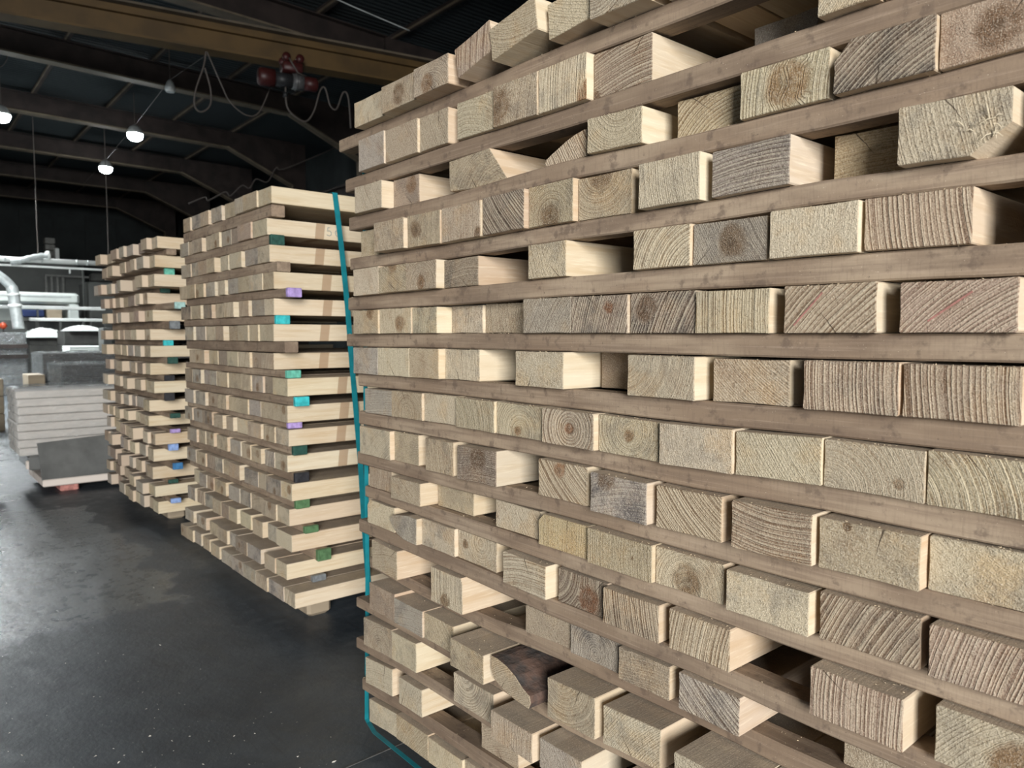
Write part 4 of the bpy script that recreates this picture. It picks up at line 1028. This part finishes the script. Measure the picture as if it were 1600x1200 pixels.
# film's reflection of the dark floor, modelled as dark grey parts; long bottom board
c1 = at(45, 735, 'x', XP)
MB().bbox((XP - .5, c1.y, c1.z + .0), (XP + .03, 1.35, lb.z - .002), .01).build('reflection_courses', 'floor_reflection', wp)
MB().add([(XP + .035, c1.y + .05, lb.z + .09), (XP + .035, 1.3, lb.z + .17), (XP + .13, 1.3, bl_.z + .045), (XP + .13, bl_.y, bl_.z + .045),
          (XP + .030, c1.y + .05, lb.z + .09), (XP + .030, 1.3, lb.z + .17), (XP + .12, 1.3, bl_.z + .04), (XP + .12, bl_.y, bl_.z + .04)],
         [(0, 1, 2, 3), (7, 6, 5, 4), (0, 4, 5, 1), (1, 5, 6, 2), (2, 6, 7, 3), (3, 7, 4, 0)]).build('reflection_slab', 'floor_reflection', wp)
MB().bbox((XP - .5, bl_.y, bl_.z), (XP + .14, 1.35, bl_.z + .05), .006).build('bottom_board', 'pack_wood', wp)
cb = at(46, 733, 'x', XP)
MB().bbox((XP - .02, cb.y - .02, cb.z + .0), (XP + .02, cb.y + .03, cb.z + .06), .006).build('corner_block', 'pack_wood', wp)
pk = at(94, 759, 'x', XP + .1); pk2 = at(123, 752, 'x', XP + .1)
pb_ = MB().bbox((XP - .45, pk.y, 0), (XP + .10, pk2.y, bl_.z - .001), .006).build('bunk_block', 'pink_wood'); tag(pb_, 'pink painted wooden block under the film wrapped pack', 'block')
a_ = at(8, 613, 'x', XP - .5)
wrapped_pack(XP - .3, a_.y - 1.2, tl.y - .14, .6, .09, a_.z - .05, 7, 'film wrapped pack of boards cut by the left picture edge', 'pack_wood', 'clear_film', None)
bq = MB().bbox((XP - .8, a_.y - 1.0, 0), (XP - .4, a_.y - .9, .089), .006).build('bunk_block', 'beige_wood'); tag(bq, 'bearer under the wrapped pack at the left picture edge', 'block')

# ------------------------------------------------------------------ the far side of the hall
def rect(px0, py0, px1, py1, X):
    a_ = at(px0, py0, 'x', X); b_ = at(px1, py1, 'x', X); return a_.y, b_.y, b_.z, a_.z
# grey wrapped packs
y0, y1, z0, z1 = rect(97, 571, 260, 620, -8.6)
wrapped_pack(-8.6, y0, y1 + 1.0, 1.0, 0.02, z1, 5, 'low grey film wrapped pack just behind the pale wrapped boards', 'grey_pack', 'grey_film', 'grey packs beyond the stacks')
y0, y1, z0, z1 = rect(67, 553, 260, 620, -10.6)
wrapped_pack(-10.6, y0, y1 + 1.0, 1.0, 0.02, z1, 6, 'taller grey film wrapped pack behind the low grey one', 'grey_pack', 'grey_film', 'grey packs beyond the stacks')
y0, y1, z0, z1 = rect(-60, 521, 43, 600, -14.6)
wb = wrapped_pack(-14.6, y0, y1, 1.0, 0.02, z1, 6, 'tall dark bundle in crumpled grey film by the left edge', 'grey_pack', 'grey_film', None, nm='wrapped_bundle')
for q in (541, 557):
    zz = at(20, q, 'x', -14.6).z
    MB().box((-14.58, y0 - .03, zz - .035), (-14.55, y1 + .03, zz + .035)).build('batten', 'rust_steel', wb)
# crates and planks
def crate(px0, py0, px1, py1, X, dep, mat, label, name='crate', floor=True, cat='crate', boards=3, bm=None):
    y0, y1, z0, z1 = rect(px0, py0, px1, py1, X)
    if floor: z0 = 0.0
    e_ = empty(name, (X, y0, z0), label, cat)
    h = (z1 - z0) / boards
    for i in range(boards):
        MB().bbox((X - dep, y0, z0 + i * h + (.004 if i else 0)), (X, y1, z0 + (i + 1) * h), .008).build('plank' if boards > 1 else 'panel', mat, e_)
    return e_, (y0, y1, z0, z1)
crate(44, 586, 71, 600, -9.4, .5, 'beige_wood', 'beige crate on the floor between the grey packs')
crate(-20, 593, 6, 612, -8.6, .5, 'beige_wood', 'pale crate cut by the left edge behind the wrapped boards')
crate(46, 527, 104, 580, -17.5, .9, 'dark_clutter', 'dark pile of planks in the shadow left of the grey packs', 'plank_pile', cat='planks', boards=6)
e1, bx = crate(100, 517, 160, 560, -16.6, .9, 'dark_clutter', 'dark olive stack under the white plastic sheet', 'plank_pile', cat='planks', boards=4)
e2, bx2 = crate(108, 541, 163, 551, -14.2, .7, 'machine_white', 'pale planks lying on a grey stack near the far stack', 'plank_pile', floor=False, cat='planks', boards=3)
e3, bx3 = crate(106, 551.3, 165, 600, -14.2, .75, 'grey_pack', 'grey stack carrying the pale planks', 'plank_pile', cat='planks', boards=4)
crate(161, 512, 178, 600, -13.3, .4, 'tank_grey', 'narrow grey cabinet half hidden by the farthest stack', 'steel_cabinet', cat='cabinet', boards=1)
def heap(px0, py0, px1, py1, X, dep, label):
    """crumpled plastic sheet over a pile"""
    y0, y1, z0, z1 = rect(px0, py0, px1, py1, X); r_ = random.Random(px0); n, k = 30, 10; vs = []; fs = []
    for i in range(n + 1):
        for j_ in range(k + 1):
            u, v = i / n, j_ / k
            hgt = (math.sin(math.pi * min(1, max(0, u))) ** .5) * (math.sin(math.pi * (0.12 + .8 * v)) ** .7)
            vs.append(Vector((X - dep * v, y0 + (y1 - y0) * u, z0 + (z1 - z0) * max(0, hgt + r_.uniform(-.10, .10)))))
    for i in range(n):
        for j_ in range(k): q = i * (k + 1) + j_; fs.append((q, q + k + 1, q + k + 2, q + 1))
    b0 = len(vs)
    for i in range(n + 1):
        for j_ in range(k + 1): v = vs[i * (k + 1) + j_]; vs.append(Vector((v.x, v.y, z0 - .004)))
    rim = [i * (k + 1) for i in range(n + 1)] + [n * (k + 1) + j_ for j_ in range(1, k + 1)] + [i * (k + 1) + k for i in range(n - 1, -1, -1)] + [j_ for j_ in range(k - 1, 0, -1)]
    for a_, b_ in zip(rim, rim[1:] + rim[:1]): fs.append((a_, a_ + b0, b_ + b0, b_))
    o_ = obj('plastic_sheet', mesh('plastic_sheet', [v - vs[0] for v in vs], fs, ['white_plastic'], smooth=True), None, vs[0]); return tag(o_, label, 'sheet')
heap(40, 512, 106, 527, -17.4, .9, 'crumpled white plastic sheet heaped on the dark plank pile')
heap(106, 508, 162, 517, -16.5, .9, 'white plastic sheet lying over the dark olive stack')
# white dust duct and conveyor rails along the far aisle
XD = -18.4
a_ = at(-260, 392, 'x', XD); b_ = at(193, 413.5, 'x', XD)
du = empty('dust_duct', b_, 'long white overhead duct with rail beneath it, ending at the farthest stack', 'duct')
MB().tube([a_, b_], .058, 12).build('pipe', 'white_plastic', du, True)
c_ = b_ - Vector((0, 0, .085))
MB().box((XD - .04, a_.y, a_.z - .125), (XD + .04, b_.y, a_.z - .085)).build('rail', 'white_plastic', du)
for px in (8, 65, 120, 137, 190):
    y = at(px, 408, 'x', XD).y; z = a_.z + (b_.z - a_.z) * (y - a_.y) / (b_.y - a_.y)
    MB().tube([(XD, y - .015, z), (XD, y + .015, z)], .066, 12).build('clamp', 'duct_metal', du, True)
y = at(109, 424, 'x', XD).y; z_ = at(109, 424, 'x', XD).z
MB().tube([(XD, y, a_.z - .12), (XD, y, z_ - .05)], .018, 6).build('drop_pipe', 'white_plastic', du)
for py_ in (-120, 60, 170):
    y = at(py_, 408, 'x', XD).y; MB().tube([(XD, y, a_.z + .04), (XD, y, ZR + .5)], .01, 5).build('hanger', 'cable', du)
hs = catenary([at(16, 409, 'x', XD + .1), at(30, 408, 'x', XD + .1), at(48, 403, 'x', XD + .1), at(73, 399, 'x', XD + .1)], 5)
ho2 = empty('flexible_hose', hs[0], 'open ended pale hose lying across the white duct', 'hose')
MB().tube(hs, [.06 + .012 * (i % 2) for i in range(len(hs))], 12, cap=False).build('tube', 'duct_metal', ho2, True)
MB().tube([hs[-1], hs[-1] + (hs[-1] - hs[-2]).normalized() * .06], [.09, .095], 12).build('cuff', 'white_plastic', ho2, True)
fd = catenary([at(-60, 402, 'x', XD + .6), at(-10, 426, 'x', XD + .6), at(12, 442, 'x', XD + .6), at(20, 455, 'x', XD + .6), at(24, 480, 'x', XD + .6), at(29, 514, 'x', XD + .6)], 6)
f2 = empty('extraction_duct', fd[-1], 'grey bent extraction duct coming down by the left edge', 'duct')
MB().tube(fd, [.10 if i < 16 else .115 for i in range(len(fd))], 14).build('pipe', 'duct_metal', f2, True)
for i in (19, 23): MB().tube([fd[i], fd[i + 1]], .135, 14).build('collar', 'white_plastic', f2, True)
def rail(px0, py0, px1, py1, X, r_, label):
    a_ = at(px0, py0, 'x', X); b_ = at(px1, py1, 'x', X)
    e_ = empty('conveyor_rail', (X, a_.y, 0), label, 'rail', 'white rails along the far aisle')
    MB().bbox((X - .05, a_.y, min(a_.z, b_.z) - r_), (X + .05, b_.y, min(a_.z, b_.z) + r_), .01).build('beam', 'white_plastic', e_)
    for k in range(4):
        y = a_.y + (b_.y - a_.y) * (.08 + .28 * k); MB().box((X - .02, y - .02, 0), (X + .02, y + .02, min(a_.z, b_.z) - r_)).build('leg', 'tank_grey', e_)
rail(-160, 476, 164, 478, -19.2, .04, 'upper white rail in front of the white machine housing')
rail(46, 499, 174, 498, -18.6, .035, 'lower white rail just above the white plastic sheets')
# white machine
XM = -21.0
y0, y1, z0, z1 = rect(-140, 450, 125, 476, XM)
mw = empty('panel_machine', (XM, y0, 0), 'large white boxy machine housing in the far aisle', 'machine')
MB().bbox((XM - 1.2, y0, z0), (XM, y1, z1), .06).build('housing', 'machine_white', mw)
MB().box((XM - .02, y0, z1 - .12), (XM + .01, y1 - .2, z1 - .09)).build('seam', 'duct_metal', mw)
ya = at(35, 490, 'x', XM).y; yb = at(70, 490, 'x', XM).y; zl0 = at(50, 495, 'x', XM).z; zl1 = at(50, 484, 'x', XM).z
MB().bbox((XM - .6, ya, zl0), (XM - .02, yb, zl1), .02).build('motor_box', 'navy', mw)
yc = at(74, 490, 'x', XM).y; yd = at(98, 490, 'x', XM).y
MB().bbox((XM - .6, yc, zl0 - .1), (XM - .02, yd, zl1 + .03), .02).build('control_box', 'beige_wood', mw)
ye = at(108, 490, 'x', XM).y; yf_ = at(124, 490, 'x', XM).y
MB().bbox((XM - .6, ye, zl0 - .1), (XM - .02, yf_, z0), .02).build('post', 'machine_white', mw)
MB().bbox((XM - 1.2, y0, 0), (XM - .3, y1, zl0 - .1), .02).build('base', 'tank_grey', mw)
MB().bbox((XM - 1.2, y0, zl0 - .1), (XM - .65, y1, z0), .02).build('back_panel', 'machine_white', mw)
# dark rounded vessel behind it
XT = -24.0
y0, y1, z0, z1 = rect(-150, 394, 133, 452, XT)
vs = []; fs = []
prof = []
rr = .55
for k in range(9):
    an = math.pi / 2 * k / 8; prof.append((y1 - rr + rr * math.sin(an), z1 - rr + rr * math.cos(an)))
prof = [(y0, 0), (y0, z1)] + prof + [(y1, 0)]
for X_ in (XT, XT - 2.0):
    for y, z in prof: vs.append(Vector((X_, y, z)))
n = len(prof); fs = [tuple(range(n))[::-1], tuple(range(n, 2 * n))] + [(i, (i + 1) % n, n + (i + 1) % n, n + i) for i in range(n)]
vt = empty('storage_vessel', (XT, y0, 0), 'dark grey round shouldered vessel behind the white machine', 'vessel')
obj('body', mesh('body', [v - Vector((XT, y0, 0)) for v in vs], fs, ['tank_grey']), vt)
for k in range(4):
    yy = at(72 + k * 9, 440, 'x', XT + .1).y
    MB().box((XT + .02, yy - .03, z0 - .2), (XT + .08, yy + .03, at(70, 431, 'x', XT).z)).build('bar', 'brick_grey', vt)
MB().box((XT + .02, at(70, 431, 'x', XT).y, at(70, 432, 'x', XT).z), (XT + .08, at(190, 431, 'x', XT).y, at(70, 429, 'x', XT).z)).build('handrail', 'brick_grey', vt)
ya, yb, za, zb_ = rect(70, 370, 87, 397, -25)
ck = empty('vent_stack', (-25, ya, za), 'grey block vent standing on top of the dark vessel', 'vent')
for i in range(4):
    MB().bbox((-25.4, ya, z1 + i * (zb_ - z1) / 4), (-25, yb, z1 + (i + 1) * (zb_ - z1) / 4 - .02), .02).build('block', 'brick_grey', ck)
ya, yb, za, zb_ = rect(86, 389, 93, 397, -24.6)
wbx = MB().bbox((-24.9, ya, z1 + .001), (-24.6, yb, zb_ + .03), .02).build('junction_box', 'white_plastic'); tag(wbx, 'small white box beside the grey vent', 'box')
y0, y1, z0, z1 = rect(134, 440, 200, 500, -22.0)
dm = empty('dark_machine', (-22, y0, 0), 'dark grey machine between the white machine and the farthest stack', 'machine')
MB().bbox((-23, y0, 0), (-22, y1, z1), .05).build('body', 'tank_grey', dm); MB().bbox((-22.4, y0 + .15, z1), (-22.05, y1 - .2, z1 + .25), .05).build('motor', 'dark_clutter', dm)
MB().tube([(-21.9, y0 - .08, 0), (-21.9, y0 - .08, z1 + .4)], .03, 6).build('post', 'tank_grey', dm)
ob = at(5, 509, 'x', -17.9)
sb_ = empty('stop_lamp', (ob.x, ob.y, 0), 'round orange red knob on a thin post by the left edge', 'knob')
MB().tube([ob + Vector((0, 0, -.075)), ob + Vector((0, 0, -.06)), ob + Vector((0, 0, -.03)), ob, ob + Vector((0, 0, .03)), ob + Vector((0, 0, .06)), ob + Vector((0, 0, .075))], [.01, .045, .068, .075, .068, .045, .01], 12).build('ball', 'orange_red', sb_, True)
MB().tube([(ob.x, ob.y, 0), (ob.x, ob.y, ob.z - .06)], .02, 6).build('post', 'dark_clutter', sb_)

# ------------------------------------------------------------------ sawdust, chips
r_ = random.Random(9)
def flake(c_, s):
    a_ = Vector((r_.gauss(0, 1), r_.gauss(0, 1), r_.gauss(0, .5))).normalized() * s; b_ = Vector((r_.gauss(0, 1), r_.gauss(0, 1), r_.gauss(0, .5))).normalized() * s * .55
    u_ = Vector((0, 0, s * .35))
    return [c_ - a_, c_ + a_ * .7 + b_, c_ + b_ * -.9, c_ + u_], [(0, 1, 2), (0, 3, 1), (1, 3, 2), (2, 3, 0)]
mb = MB()
for i, s in enumerate(STICKS):
    for k in range(110):
        x = s.x0 + (1.5 - s.x0) * r_.random(); mb.add(*flake(Vector((x, SY[i] + r_.uniform(.0015, .012 if i < 6 else .04), s.top(x) + .0004)), r_.uniform(.0007, .0022)))
for (o, xa, xb, yf, zt_, ri, op) in BOARDS:
    if 'roll' in op or 'rnd' in op or 'bark' in op or 'lump' in op or 'cuts' in op: continue
    for k in range(int(30 if ri > 9 else 16)):
        x = r_.uniform(xa + .003, xb - .003); mb.add(*flake(Vector((x, yf + r_.uniform(.002, .05 if ri > 9 else .008), zt_ - .0004 if ri < 10 else zt_ - .0012)), r_.uniform(.0006, .0023)))
sd_ = mb.build('sawdust', 'sawdust'); tag(sd_, 'pale sawdust crumbs lying on the sticks and boards of the nearest stack', 'sawdust', None, 'stuff')
mb = MB()
for k in range(340):
    px, py = r_.uniform(-50, 640), 1200 - 420 * r_.random() ** 1.4
    c_ = at(px, py, 'z', 0)
    if c_.y > -.04 and c_.x > -2.1: continue
    mb.add(*flake(c_ + Vector((0, 0, .001)), r_.uniform(.0011, .0036) * (2.4 if r_.random() < .1 else 1)))
simple('chip', (0.55, 0.53, 0.47), 0.8, 0.3, 80); ch = mb.build('wood_chips', 'chip'); tag(ch, 'tiny pale wood chips scattered over the dark floor', 'chips', None, 'stuff')
